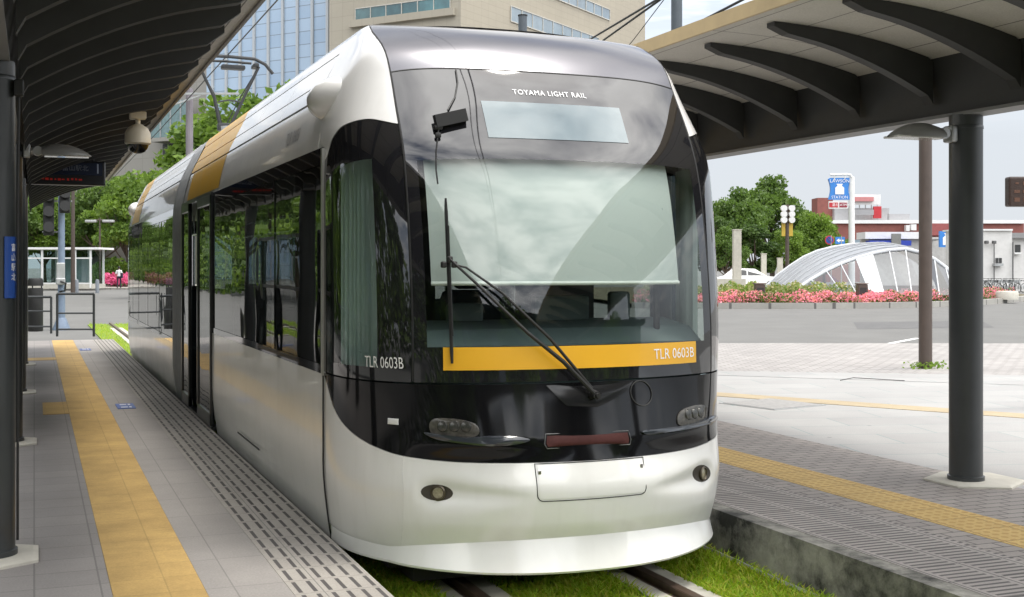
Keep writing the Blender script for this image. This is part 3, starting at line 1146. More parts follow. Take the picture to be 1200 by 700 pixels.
# doors: one leaf drawn in view, the opening beside it dark
DOORFR = mat('door_frame_black', (0.015, 0.017, 0.018), 0.3, coat=0.4, var=0.1)
def leaf(y0, y1, off):
    x = XC - 1.2 - off
    b = MB()
    for y in (y0 + 0.03, y1 - 0.03):
        b.rbox((x, y, 1.14), (0.04, 0.06, 2.22), 0.01)
    b.rbox((x, (y0 + y1) / 2, 0.08), (0.04, y1 - y0, 0.12), 0.01)
    b.rbox((x, (y0 + y1) / 2, 2.2), (0.04, y1 - y0, 0.10), 0.01)
    d = b.build('door', DOORFR, tram)
    b = MB()
    b.box((x, (y0 + y1) / 2, 1.14), (0.012, y1 - y0 - 0.11, 2.02))
    b.build('door_glass', TINT, d)
leaf(YD0 + 0.01, 13.0, 0.0)
leaf(13.72, YG0 - 0.02, 0.0)
b = MB()
b.box((XC - 1.19, (YD0 + YG0) / 2, 2.255), (0.05, YG0 - YD0, 0.03))
b.build('door_track', DOORFR, tram)
b = MB()
b.box((XC - 1.18, (YD0 + YG0) / 2, 0.0), (0.06, YG0 - YD0, 0.04))
b.build('door_sill', DOORFR, tram)

# gangway: grey ring round the joint
V, Fc = [], []
GANG = mat('gangway_grey', (0.30, 0.31, 0.32), 0.55, var=0.12, scale=8)
zs = cross(-0.1, 3.05, 28)
ringpts = [(-W_(z) + 0.005, z) for z in zs] + [(-0.5, 3.12), (0, 3.13), (0.5, 3.12)] + [(W_(z) - 0.005, z) for z in reversed(zs)]
ys = [YG0 + (YG1 - YG0) * i / 24 for i in range(25)]
for i, y in enumerate(ys):
    q = 0.0 if i % 2 == 0 else -0.03
    if i in (0, 1, 23, 24):
        q = 0.012
    for x, z in ringpts:
        V.append((XC + x * (1 + q / 1.2), y, z + (q * 0.5 if z > 2.9 else 0)))
n = len(ringpts)
for i in range(24):
    for k in range(n - 1):
        Fc.append((i * n + k, i * n + k + 1, (i + 1) * n + k + 1, (i + 1) * n + k))
b = MB(); b.add(V, Fc); b.build('gangway_bellows', GANG, tram)

# inside: floor, ceiling, seats, poles
b = MB()
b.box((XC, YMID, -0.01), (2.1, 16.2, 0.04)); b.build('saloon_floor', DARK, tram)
b = MB()
b.box((XC, YMID, 2.42), (2.0, 16.2, 0.04)); b.build('saloon_ceiling', mat('ceiling_grey', (0.35, 0.35, 0.33), 0.7), tram)
SEATM = mat('saloon_seat_cloth', (0.04, 0.05, 0.06), 0.9, var=0.2, scale=20)
for sgn in (-1, 1):
    for y in (9.0, 9.9, 10.8, 16.2, 17.1, 18.0, 18.9, 19.8, 21.6):
        b = MB()
        b.rbox((XC + sgn * 0.72, y, 0.45), (0.78, 0.45, 0.12), 0.04)
        b.rbox((XC + sgn * 0.72, y + 0.24, 0.85), (0.78, 0.10, 0.80), 0.04)
        b.rbox((XC + sgn * 0.72, y + 0.05, 0.2), (0.6, 0.35, 0.4), 0.02)
        b.build('saloon_seat', SEATM, tram)
b = MB()
for y in (9.4, 11.9, 14.2, 15.8, 18.4, 20.8):
    for sgn in (-1, 1):
        b.cyl((XC + sgn * 0.32, y, 0.0), (XC + sgn * 0.32, y, 2.4), 0.017, n=8)
for sgn in (-1, 1):
    b.cyl((XC + sgn * 0.5, 8.5, 2.05), (XC + sgn * 0.5, 14.2, 2.05), 0.014, n=8)
    b.cyl((XC + sgn * 0.5, 15.6, 2.05), (XC + sgn * 0.5, 22.4, 2.05), 0.014, n=8)
b.build('grab_poles', CHROME, tram)

# underframe and wheels
b = MB()
b.box((XC, YMID, -0.08), (1.9, 17.0, 0.10))
b.box((XC, 6.9, -0.1), (1.7, 0.9, 0.16)); b.box((XC, 2 * YMID - 6.9, -0.1), (1.7, 0.9, 0.16))
b.build('underframe', mat('underframe_black', (0.012, 0.012, 0.012), 0.8), tram)
for y in (8.6, 10.4, 19.8, 21.6):
    for sgn in (-1, 1):
        b = MB()
        Mx = Matrix.Rotation(PI / 2, 3, 'Y')
        b.lathe([(0.0, -0.05), (0.30, -0.05), (0.30, 0.04), (0.32, 0.045), (0.32, 0.065), (0.0, 0.065)], (XC + sgn * 0.53, y, 0.02), 24, M=Mx)
        b.build('wheel', mat('wheel_steel', (0.1, 0.095, 0.09), 0.5, metal=0.7) if 'wheel_steel' not in MATS else MATS['wheel_steel'], tram, smooth=True)

# side camera pods on the shell shoulders
def pod(sgn, flip):
    b = MB()
    y = 7.55
    c = Vector((XC + sgn * 1.105, 7.60, 2.56))
    tip = Vector((XC + sgn * 1.33, 8.02, 2.60))
    # a cone-like fairing that grows out of the shell and ends in a blunt nose looking back along the car
    prof = []
    V, Fc = [], []
    path = [(Vector((XC + sgn * 0.97, 6.96, 2.575)), 0.02), (Vector((XC + sgn * 1.01, 7.14, 2.575)), 0.10), (Vector((XC + sgn * 1.06, 7.30, 2.57)), 0.14),
            (Vector((XC + sgn * 1.10, 7.40, 2.57)), 0.135), (Vector((XC + sgn * 1.14, 7.49, 2.575)), 0.10), (Vector((XC + sgn * 1.165, 7.545, 2.58)), 0.055), (Vector((XC + sgn * 1.175, 7.565, 2.582)), 0.012)]
    pts = [p if not flip else Vector((2 * XC - p.x, 2 * YMID - p.y, p.z)) for p, _ in path]
    b.tube(pts, [r for _, r in path], 20)
    b.build('camera_pod', PEARL, tram, smooth=True, angle=60)
for sgn in (-1, 1):
    pod(sgn, False); pod(sgn, True)
# faint fleet number high on the side behind the pod
def upper_side_text(a, b_):
    z = 2.45 + b_
    return Vector((XC - W_(z) - 0.002, 8.05 - a * -1.0, z))
text_mesh('TLR 0603', 0.13, GREYINK, 'lettering', tram, lambda a, c: Vector((XC - W_(2.42 + c) - 0.004, 8.45 - a, 2.42 + c)), 'LEFT', 1.0, sx=0.9)

# pantograph
PG = mat('pantograph_grey', (0.022, 0.024, 0.026), 0.6)
YP = 19.1
b = MB()
b.tube([(XC, YP, 3.1), (XC - 0.02, YP + 0.02, 3.35), (XC - 0.06, YP - 0.02, 3.72)], [0.13, 0.10, 0.09], 14)
b.rbox((XC, YP, 3.14), (0.9, 0.9, 0.08), 0.02)
pan = b.build('pantograph_base', mat('pedestal_grey', (0.30, 0.31, 0.32), 0.5, metal=0.2), tram, smooth=True)
b = MB()
for sgn in (-1, 1):
    b.tube([(XC - 0.06 + sgn * 0.06, YP, 3.66), (XC + sgn * 0.22, YP, 4.15), (XC + sgn * 0.46, YP, 4.66)], [0.028, 0.024, 0.022], 8)
    b.tube([(XC - 0.06 + sgn * 0.02, YP + 0.1, 3.72), (XC + sgn * 0.2, YP + 0.08, 4.2), (XC + sgn * 0.44, YP + 0.05, 4.62)], 0.010, 6)
b.tube([(XC - 0.16, YP, 4.08), (XC, YP, 4.12), (XC + 0.18, YP, 4.10)], 0.014, 6)
b.rbox((XC - 0.06, YP, 3.70), (0.22, 0.14, 0.12), 0.02)
b.build('pantograph_arm', PG, tram, smooth=True)
b = MB()
b.tube([(XC - 0.78, YP, 4.56), (XC - 0.66, YP, 4.70), (XC - 0.50, YP, 4.775), (XC, YP, 4.79), (XC + 0.40, YP, 4.775), (XC + 0.56, YP, 4.70), (XC + 0.68, YP, 4.56)], 0.026, 8)
b.tube([(XC - 0.44, YP + 0.22, 4.74), (XC, YP + 0.22, 4.75), (XC + 0.38, YP + 0.22, 4.74)], 0.02, 8)
b.rbox((XC - 0.45, YP + 0.1, 4.68), (0.08, 0.3, 0.06), 0.015)
b.rbox((XC + 0.42, YP + 0.1, 4.68), (0.08, 0.3, 0.06), 0.015)
b.rbox((XC + 0.08, YP + 0.1, 4.64), (0.36, 0.16, 0.07), 0.02)
b.build('pantograph_head', PG, tram, smooth=True)
# ------------------------------------------------------------------ ground and platforms
ASPH = mat('asphalt', (0.135, 0.135, 0.13), 0.9, var=0.14, scale=0.7, bump=0.3, bscale=120, dirt=0.35, dscale=0.25, dcol=(0.105, 0.105, 0.10))
FARPAVE = paving('far_pavers', (0.36, 0.34, 0.31), (0.32, 0.30, 0.27), (0.2, 0.19, 0.17), 0.6, 0.6, 0.02, var=0.2, bump=0.1)
PAVER = paving('left_pavers', (0.26, 0.243, 0.232), (0.235, 0.221, 0.212), (0.165, 0.157, 0.15), 0.30, 0.30, 0.005, rot=0, offset=0.0, spots=True, var=0.22, bump=0.15, dscale=0.9)
PAVERL = paving('left_edge_slabs', (0.305, 0.286, 0.27), (0.285, 0.268, 0.254), (0.205, 0.195, 0.184), 0.30, 0.60, 0.004, offset=0.0, spots=True, var=0.2, bump=0.12)
TACT = paving('tactile_yellow_worn', (0.49, 0.325, 0.115), (0.455, 0.30, 0.106), (0.37, 0.25, 0.09), 0.30, 0.30, 0.004, offset=0.0, var=0.35, bump=0.15,
              pattern=slots(0.105, 0.3, 0.03, 0.27, 0.345, 0.0, col=None, sign=0.6), dscale=2.2)
SLOT = paving('slotted_edge_slabs', (0.36, 0.338, 0.305), (0.335, 0.314, 0.285), (0.2, 0.19, 0.18), 0.43, 0.25, 0.003, offset=0.0, var=0.25, bump=0.6,
              pattern=slots(0.0717, 0.25, 0.021, 0.205, 1.147, 0.0, col=(0.075, 0.068, 0.068), sign=-1.0))
RPAVER = paving('right_pavers', (0.31, 0.28, 0.255), (0.265, 0.24, 0.222), (0.085, 0.078, 0.072), 0.20, 0.10, 0.006, offset=0.5, spots=True, var=0.25, bump=0.3)
RSLOT = paving('right_slotted_slabs', (0.34, 0.312, 0.288), (0.31, 0.285, 0.265), (0.10, 0.095, 0.09), 0.30, 0.30, 0.005, offset=0.0, var=0.25, bump=0.4,
               pattern=slots(0.30, 0.055, 0.24, 0.022, 4.2, 0.0, col=(0.075, 0.068, 0.065), sign=-1.0))
RTACT = paving('tactile_yellow_studs', (0.55, 0.38, 0.13), (0.49, 0.335, 0.115), (0.22, 0.15, 0.06), 0.30, 0.30, 0.005, offset=0.0, var=0.3, bump=0.8,
               pattern=studs(0.0717, 0.021, 5.07, 0.0, col=(0.38, 0.24, 0.07), sign=1.0))
PLAZA = paving('pale_plaza_slabs', (0.34, 0.337, 0.33), (0.305, 0.302, 0.297), (0.18, 0.26, 0.25), 1.2, 0.6, 0.006, rot=math.radians(14), offset=0.5, spots=True, var=0.14, bump=0.12)
COBBLE = paving('pale_setts', (0.335, 0.32, 0.308), (0.275, 0.262, 0.252), (0.225, 0.213, 0.203), 0.20, 0.20, 0.018, rot=math.radians(20), offset=0.5, var=0.2, bump=0.3)
TACTP = paving('plaza_tactile', (0.40, 0.325, 0.21), (0.375, 0.305, 0.195), (0.30, 0.25, 0.17), 0.30, 0.30, 0.006, offset=0.0, var=0.2, bump=0.3)

b = MB()
b.sheet([(-900, -60, -0.3), (900, -60, -0.3), (900, 1600, -0.3), (-900, 1600, -0.3)])
struct(b, 'ground', ASPH)

YB, YF = -4.0, 27.5
b = MB()
b.box((-2.0, (YB + YF) / 2, -0.16), (4.69, YF - YB, 0.32))          # x -4.345..0.345
struct(b, 'left_platform', PAVER)
for (x0, x1, m, nm) in ((0.345, 0.765, TACT, 'yellow_tactile_strip'), (0.765, 1.145, PAVERL, 'left_platform_slabs'), (1.145, 1.575, SLOT, 'slotted_platform_edge')):
    b = MB()
    b.box(((x0 + x1) / 2, (YB + YF) / 2, -0.16), (x1 - x0 - 0.002, YF - YB, 0.32 + (0.006 if 'tactile' in nm else 0.002)))
    struct(b, nm, m)
b = MB(); b.box((0.215, 14.3, -0.155), (0.255, 1.2, 0.32)); struct(b, 'yellow_tactile_stub', TACT)
b = MB(); b.box((-0.02, 22.0, -0.155), (0.72, 0.6, 0.32)); struct(b, 'yellow_tactile_stub', TACT)

# right platform
b = MB(); b.box((4.12, (YB + YF) / 2, -0.16), (0.12, YF - YB, 0.318)); struct(b, 'platform_side_wall', CONCRETE)
for (x0, x1, m, nm) in ((4.18, 4.86, RSLOT, 'right_slotted_edge'), (4.86, 5.07, RPAVER, 'right_platform'), (5.07, 5.50, RTACT, 'yellow_stud_strip'), (5.50, 6.43, RPAVER, 'right_platform')):
    b = MB()
    b.box(((x0 + x1) / 2, (YB + YF) / 2, -0.16), (x1 - x0 - 0.002, YF - YB, 0.32 + (0.006 if 'stud' in nm else 0.002)))
    struct(b, nm, m)

# plaza beyond: pale slabs, then setts, then the road
e0, e1 = gp(560, 402, 0), gp(1700, 402.5, 0)
m0, m1 = gp(560, 431, 0), gp(1700, 447, 0)
near = [(6.432, YB), (40, YB), (60, 5)]
b = MB()
b.prism([(6.432, YB, -0.29), (30, YB, -0.29), (m1.x, m1.y, -0.29), (m0.x, m0.y, -0.29), (6.432, m0.y, -0.29)], (0, 0, 0.29))
struct(b, 'plaza_paving', PLAZA)
b = MB()
b.prism([(m0.x, m0.y, -0.28), (m1.x, m1.y, -0.28), (e1.x, e1.y, -0.28), (e0.x, e0.y, -0.28)], (0, 0, 0.278))
struct(b, 'plaza_setts', COBBLE)
t0, t1 = gp(700, 452.5, 0), gp(1400, 502, 0)
b = MB()
dv = (t1 - t0).normalized(); nv = Vector((-dv.y, dv.x, 0)) * 0.2
b.prism([t0 - nv - Vector((0, 0, .03)), t1 - nv - Vector((0, 0, .03)), t1 + nv - Vector((0, 0, .03)), t0 + nv - Vector((0, 0, .03))], (0, 0, 0.035))
struct(b, 'plaza_tactile_line', TACTP)
def road_line(pts, w, name='road_marking'):
    b = MB()
    for (a, c) in pts:
        a, c = Vector(a), Vector(c)
        dv = (c - a).normalized(); nv = Vector((-dv.y, dv.x, 0)) * w / 2
        b.sheet([a - nv, c - nv, c + nv, a + nv])
    for i in range(len(b.v)):
        b.v[i] = (b.v[i][0], b.v[i][1], -0.296)
    return struct(b, name, WHITEPAINT)
road_line([(gp(1036, 404, -0.3), gp(1076, 396.5, -0.3))], 0.16)
# drain cover joint on the plaza
b = MB()
b.tube([gp(985, 446, 0.002), gp(1000, 443, 0.002), gp(1060, 446.5, 0.002)], 0.008, 6)
struct(b, 'plaza_joint', SEAM)

# covers and patches in the paving
def cover(u, v, r, label, z=0.0, square=False):
    c = gp(u, v, z)
    t = thing('access_cover', label, 'access cover', (c.x, c.y, z), 0, 'access covers in the paving')
    b = MB()
    if square:
        b.box((c.x, c.y, z + 0.003), (2 * r, 2 * r, 0.006), rz=math.radians(14))
    else:
        b.lathe([(r, 0.0), (r, 0.005), (r - 0.02, 0.007), (0, 0.007)], (c.x, c.y, z), 24)
    b.build('frame', GALV if square else RUSTY, t)
    b = MB()
    if square:
        b.box((c.x, c.y, z + 0.007), (2 * r - 0.06, 2 * r - 0.06, 0.006), rz=math.radians(14))
    else:
        b.lathe([(r - 0.03, 0.007), (r - 0.03, 0.011), (0, 0.011)], (c.x, c.y, z), 24)
    b.build('lid', RUSTY if not square else mat('stone_lid', (0.28, 0.277, 0.27), 0.8, var=0.2, scale=20), t)
RUSTY = mat('iron_cover', (0.12, 0.11, 0.10), 0.7, metal=0.3, var=0.35, scale=30, bump=0.5, bscale=80)
cover(905, 474, 0.42, 'square stone access lid in the pale plaza near the tram', 0.0, True)
# darker asphalt repair on the road
b = MB()
q = [gp(1000, 378, -0.3), gp(1150, 376, -0.3), gp(1165, 384, -0.3), gp(1005, 386, -0.3)]
b.sheet([(p.x, p.y, -0.296) for p in q]); struct(b, 'road_patch', mat('asphalt_patch', (0.105, 0.105, 0.105), 0.9, var=0.2, scale=2, bump=0.3, bscale=100))

# ------------------------------------------------------------------ track
GRASSBASE = mat('turf', (0.16, 0.24, 0.02), 0.9, var=0.4, scale=6, bump=0.6, bscale=50, dirt=0.3, dscale=3, dcol=(0.02, 0.028, 0.006))
b = MB()
b.box((2.83, 16.0, -0.29), (2.5, 50.0, 0.035))
struct(b, 'track_turf', GRASSBASE)
RAILM = mat('rail_steel', (0.14, 0.10, 0.075), 0.45, metal=0.6, var=0.3, scale=12, dirt=0.5, dscale=6, dcol=(0.09, 0.05, 0.03))
for sgn in (-1, 1):
    b = MB()
    x = XC + sgn * 0.5335
    prof = [(-0.065, -0.30), (0.065, -0.30), (0.06, -0.265), (0.034, -0.262), (0.034, -0.226), (0.028, -0.221), (-0.028, -0.221), (-0.034, -0.226), (-0.034, -0.262), (-0.06, -0.265)]
    b.prism([(x + px_, -6, z) for px_, z in prof], (0, 47, 0))
    o = b.build('rail', RAILM)
    tag(o, 'rusty grooved tram rail in turf, the one nearer the %s platform' % ('left' if sgn < 0 else 'right'), 'rail', 'rails of the tram track')
for sgn in (-1, 1):
    for k in (-1, 1):
        b = MB()
        b.box((XC + sgn * 0.5335 + k * 0.125, 16, -0.28), (0.11, 44, 0.05 + 0.002 * k))
        struct(b, 'rail_surround', PALECONC)
# black cable pipe on the ballast by the right platform
b = MB()
b.tube([(4.0, y, -0.255 + 0.008 * math.sin(y * 3)) for y in [2 + 0.5 * i for i in range(24)]], 0.014, 6)
o = b.build('cable_pipe', GALV)
tag(o, 'thin grey cable pipe along the foot of the right platform wall', 'pipe')

# turf blades
def blades(n, x0, x1, y0, y1, z, h0, h1, skip=(), seed=1):
    r = np.random.default_rng(seed)
    x = r.uniform(x0, x1, n); y = y0 + (y1 - y0) * r.uniform(0, 1, n) ** 1.3
    keep = np.ones(n, bool)
    for (a, c) in skip:
        keep &= ~((x > a) & (x < c))
    # thin patches
    pat = np.sin(x * 5.1 + 1.7 * np.sin(y * 2.3)) * np.sin(y * 3.7 + x * 1.9)
    keep &= r.uniform(-1.2, 1, n) < 0.55 + 0.6 * pat
    x, y = x[keep], y[keep]
    n = len(x)
    h = r.uniform(h0, h1, n) * (1 + 0.35 * np.sin(x * 7.0) * np.sin(y * 6.1))
    a = r.uniform(0, 2 * np.pi, n)
    w = r.uniform(0.003, 0.0065, n)
    lean = r.uniform(0.3, 1.5, n) * h
    la = r.uniform(0, 2 * np.pi, n)
    V = np.zeros((n, 5, 3))
    cx, cy = np.cos(a) * w, np.sin(a) * w
    V[:, 0] = np.stack([x - cx, y - cy, np.full(n, z)], 1)
    V[:, 1] = np.stack([x + cx, y + cy, np.full(n, z)], 1)
    V[:, 2] = np.stack([x + cx * .8 + np.cos(la) * lean * .35, y + cy * .8 + np.sin(la) * lean * .35, z + h * .6], 1)
    V[:, 3] = np.stack([x - cx * .8 + np.cos(la) * lean * .35, y - cy * .8 + np.sin(la) * lean * .35, z + h * .6], 1)
    V[:, 4] = np.stack([x + np.cos(la) * lean, y + np.sin(la) * lean, z + h], 1)
    base = np.arange(n)[:, None] * 5
    q = (base + np.array([0, 1, 2, 3])).tolist()
    t = (base + np.array([3, 2, 4])).tolist()
    return V.reshape(-1, 3), q + t
TURF = leafmat('turf_blades', (0.20, 0.36, 0.018), (0.46, 0.62, 0.028), 0.5, (0.50, 0.50, 0.06), 0.3)
sk = [(XC - 0.5335 - 0.17, XC - 0.5335 + 0.17), (XC + 0.5335 - 0.17, XC + 0.5335 + 0.17)]
V1, F1 = blades(95000, 1.6, 4.03, 3.2, 8.2, -0.275, 0.02, 0.065, sk, 3)
V2, F2 = blades(9000, 1.6, 4.05, 24.4, 41, -0.275, 0.04, 0.09, sk, 4)
me = bpy.data.meshes.new('track_grass')
F2 = [tuple(i + len(V1) for i in f) for f in F2]
me.from_pydata(np.concatenate([V1, V2]).tolist(), [], [tuple(f) for f in F1] + F2)
me.materials.append(TURF)
og = bpy.data.objects.new('track_grass', me); COL.objects.link(og)
tag(og, 'bright green turf growing between and beside the tram rails', 'grass', kind='stuff')

# ------------------------------------------------------------------ canopies
ROOFUNDER = paving('canopy_soffit', (0.52, 0.50, 0.46), (0.49, 0.47, 0.435), (0.16, 0.15, 0.14), 2.55, 0.42, 0.006, rot=PI / 2, offset=0.0, var=0.15, bump=0.1)
TRIM = mat('ochre_edge_trim', (0.40, 0.30, 0.155), 0.5, var=0.15, scale=2)
def canopy(sgn, xe, xb, ze, label, post_ys, post_r, zbeam, step=0.852, s0=0.155, tip=0.075, deep=0.235):
    """cantilevered platform roof; sgn=+1: the track lies towards -X"""
    y0, y1 = -3.2, 25.2
    c = thing('platform_canopy', label, 'canopy', (xb, 11, 0))
    L = xb - xe                                   # signed run from the edge to the beam
    zr = lambda s: ze - 0.20 * max(0.0, s) ** 2.4   # s=0 at the track edge, 1 at the beam
    # roof sheet
    n = 14
    top, bot = [], []
    for i in range(n + 1):
        s = i / n
        bot.append((xe + L * s, zr(s)))
        top.append((xe + L * s, zr(s) + 0.07 + 0.05 * s))
    poly = [(x, y0, z) for x, z in bot] + [(x, y0, z) for x, z in reversed(top)]
    b = MB(); b.prism(poly, (0, y1 - y0, 0))
    b.build('roof_panel', ROOFUNDER, c)
    b = MB()
    b.box((xe - sgn * 0.012, (y0 + y1) / 2, ze + 0.03), (0.024, y1 - y0, 0.10))
    b.build('edge_trim', TRIM if sgn > 0 else mat('dull_edge_trim', (0.20, 0.19, 0.175), 0.6), c)
    # main beam
    b = MB()
    zt = zr(1.0) + 0.16
    prof = [(xb, zbeam), (xb - sgn * 0.10, zt), (xb + sgn * 0.22, zt), (xb + sgn * 0.16, zbeam)]
    b.prism([(x, y0, z) for x, z in prof], (0, y1 - y0, 0))
    b.build('main_beam', CANOPYSTEEL, c)
    b = MB()
    b.box((xb + sgn * 0.075, (y0 + y1) / 2, zbeam - 0.012), (0.21, y1 - y0, 0.024))
    b.build('beam_flange', mat('beam_flange_grey', (0.16, 0.16, 0.16), 0.5) if 'beam_flange_grey' not in MATS else MATS['beam_flange_grey'], c)
    # short wing on the far side of the beam
    poly = [(xb + sgn * 0.2, y0, zt - 0.1), (xb + sgn * 1.2, y0, zt + 0.06), (xb + sgn * 1.2, y0, zt + 0.12), (xb + sgn * 0.2, y0, zt + 0.02)]
    b = MB(); b.prism(poly, (0, y1 - y0, 0)); b.build('rear_wing', ROOFUNDER, c)
    # ribs
    y = 0.0
    ys = []
    k = 0
    yy = 7.23 - step * 13
    while yy < y1 - 0.3:
        if yy > y0 + 0.2:
            ys.append(yy)
        yy += step
    for yy in ys:
        up, lo = [], []
        m = 12
        for i in range(m + 1):
            s = s0 + (1 - s0) * i / m
            q = (s - s0) / (1 - s0)
            x = xe + L * s - (sgn * 0.075 * q if i == m else 0)
            up.append((x, zr(s) - 0.003))
            lo.append((x, zr(s) - (tip + deep * q ** 1.5) * min(1.0, 0.45 + 6 * q)))
        b = MB()
        b.prism([(x, yy - 0.045, z) for x, z in up] + [(x, yy - 0.045, z) for x, z in reversed(lo)], (0, 0.09, 0))
        b.build('rib', CANOPYSTEEL, c)
    for py in post_ys:
        b = MB()
        xp = xb + sgn * 0.06
        b.cyl((xp, py, 0.02), (xp, py, zbeam - 0.02), post_r, n=28)
        b.lathe([(post_r, 0), (post_r + 0.004, 0.0), (post_r + 0.004, 0.02), (post_r, 0.025)], (xp, py, zbeam - 0.12), 28)
        p = b.build('post', CHARCOAL, c, smooth=True)
        b = MB()
        b.lathe([(post_r + 0.012, 0.022), (post_r + 0.012, 0.05), (post_r, 0.055)], (xp, py, 0), 28)
        b.build('base_ring', CHARCOAL, p, smooth=True)
        b = MB()
        b.lathe([(0.36, 0.0), (0.36, 0.014), (0.33, 0.022), (0.0, 0.022)], (xp + sgn * 0.08, py, 0), 6, M=Matrix.Rotation(math.radians(30), 3, 'Z'))
        b.build('footing', PALECONC, p)
    return c
canopy(1, 4.49, 6.19, 3.25, 'dark ribbed platform roof on the right with pale soffit and thick charcoal post', (-2.2, 2.4, 7.0, 11.6, 16.2, 20.8), 0.117, 2.66)
canopy(-1, 1.335, -0.15, 3.25, 'dark ribbed platform roof on the left, carried by a row of charcoal posts', (-2.2, 7.05, 11.6, 16.2, 20.8), 0.117, 2.66, 0.72, 0.07, 0.16, 0.32)

# ------------------------------------------------------------------ things on the canopies
def bracket_lamp(base, dirx, label):
    "shallow pale hood on a jointed bracket, reaching towards the track"
    base = Vector(base)
    t = thing('bracket_lamp', label, 'lamp', base, 0, 'bracket lamps on the canopy posts')
    b = MB()
    b.rbox(base + Vector((dirx * 0.03, 0, 0)), (0.06, 0.10, 0.12), 0.015)
    b.cyl(base + Vector((dirx * 0.04, 0, 0.0)), base + Vector((dirx * 0.16, 0, 0.0)), 0.03, n=12)
    b.cyl(base + Vector((dirx * 0.12, -0.06, 0)), base + Vector((dirx * 0.12, 0.06, 0)), 0.04, n=14)
    b.build('bracket', GALV, t, smooth=True)
    b = MB()
    # hood: half-teardrop lofted along its length
    V, Fc = [], []
    n, m = 14, 12
    for i in range(n + 1):
        q = i / n
        x = 0.15 + 0.42 * q
        w = 0.11 * (1 - max(0, q - 0.35) ** 2 * 1.9)
        h = 0.10 * math.sin(PI * min(1, 0.22 + 0.78 * q)) ** 0.8 + 0.006
        for j in range(m + 1):
            a = PI * j / m
            V.append(base + Vector((dirx * x, w * math.cos(a), -0.035 + h * math.sin(a))))
    for i in range(n):
        for j in range(m):
            a = i * (m + 1) + j
            Fc.append((a, a + 1, a + m + 2, a + m + 1))
    b.add(V, Fc)
    b.build('hood', mat('lamp_hood_grey', (0.26, 0.26, 0.25), 0.45, metal=0.3) if 'lamp_hood_grey' not in MATS else MATS['lamp_hood_grey'], t, smooth=True)
    b = MB()
    b.rbox(base + Vector((dirx * 0.36, 0, -0.036)), (0.38, 0.17, 0.016), 0.006)
    b.build('diffuser', LENS, t)
    return t
bracket_lamp((6.14, 7.0, 2.50), -1, 'pale hooded lamp bracketed to the thick post of the right roof')
bracket_lamp((-0.09, 11.6, 2.575), 1, 'pale hooded lamp bracketed under the dark left roof')

# dome camera
p = px(161.5, 160, 12.3)
t = thing('dome_camera', 'cream dome security camera hanging from the left platform roof', 'security camera', p)
CREAM = mat('cream_plastic', (0.60, 0.57, 0.47), 0.4, var=0.06)
b = MB()
b.lathe([(0.0, 0.125), (0.03, 0.125), (0.05, 0.115), (0.10, 0.08), (0.125, 0.03), (0.128, -0.07), (0.11, -0.085), (0.0, -0.085)], p, 24)
b.build('housing', CREAM, t, smooth=True)
b = MB()
b.cyl(p + Vector((0, 0, 0.12)), p + Vector((0, 0, 0.18)), 0.025, n=12)
b.rbox(p + Vector((0, 0, 0.21)), (0.16, 0.12, 0.075), 0.012)
b.cyl(p + Vector((0, 0, 0.24)), (p.x, p.y, 3.235), 0.02, n=10)
b.build('mount', CREAM, t, smooth=True)
b = MB()
b.lathe([(0.105, -0.086), (0.098, -0.12), (0.07, -0.155), (0.03, -0.172), (0.0, -0.175)], p, 24)
b.build('dome', mat('smoked_dome', (0.01, 0.01, 0.01), 0.08, coat=0.5), t, smooth=True)

# departure board under the left roof
p = px(77, 203, 16.6)
t = thing('departure_board', 'dark departure board with a faint red line of letters hung under the left roof', 'display board', p)
b = MB()
b.rbox((p.x, p.y, p.z), (1.02, 0.16, 0.33), 0.02)
b.build('case', mat('board_case', (0.012, 0.014, 0.018), 0.3), t)
b = MB(); b.box((p.x, p.y - 0.082, p.z + 0.055), (0.94, 0.006, 0.17)); b.build('panel', mat('board_blue', (0.012, 0.020, 0.045), 0.25, var=0.05), t)
text_mesh('富山駅北', 0.085, mat('board_text_grey', (0.16, 0.18, 0.22), 0.5, var=0.02), 'lettering', t, lambda a, c: Vector((p.x + 0.12 + a, p.y - 0.0865, p.z + 0.06 + c)), 'CENTER')
text_mesh('1', 0.19, mat('board_text_pale', (0.30, 0.34, 0.42), 0.5, var=0.02), 'lettering', t, lambda a, c: Vector((p.x + 0.41 + a, p.y - 0.0865, p.z + 0.055 + c)), 'CENTER')
b = MB()
r2 = random.Random(5)
x = -0.36
while x < 0.22:
    w = r2.uniform(0.02, 0.045)
    b.box((p.x + x, p.y - 0.083, p.z - 0.09 + r2.uniform(-.004, .004)), (w, 0.006, r2.uniform(0.018, 0.034)))
    x += w + r2.uniform(0.008, 0.03)
b.build('led_line', mat('red_led', (0.3, 0.01, 0.01), 0.5, emit=(1.0, 0.05, 0.02), estr=0.03), t)
b = MB()
for dx in (-0.35, 0.35):
    b.cyl((p.x + dx, p.y, p.z + 0.16), (p.x + dx, p.y, 3.22), 0.018, n=8)
b.build('hanger', CANOPYSTEEL, t)

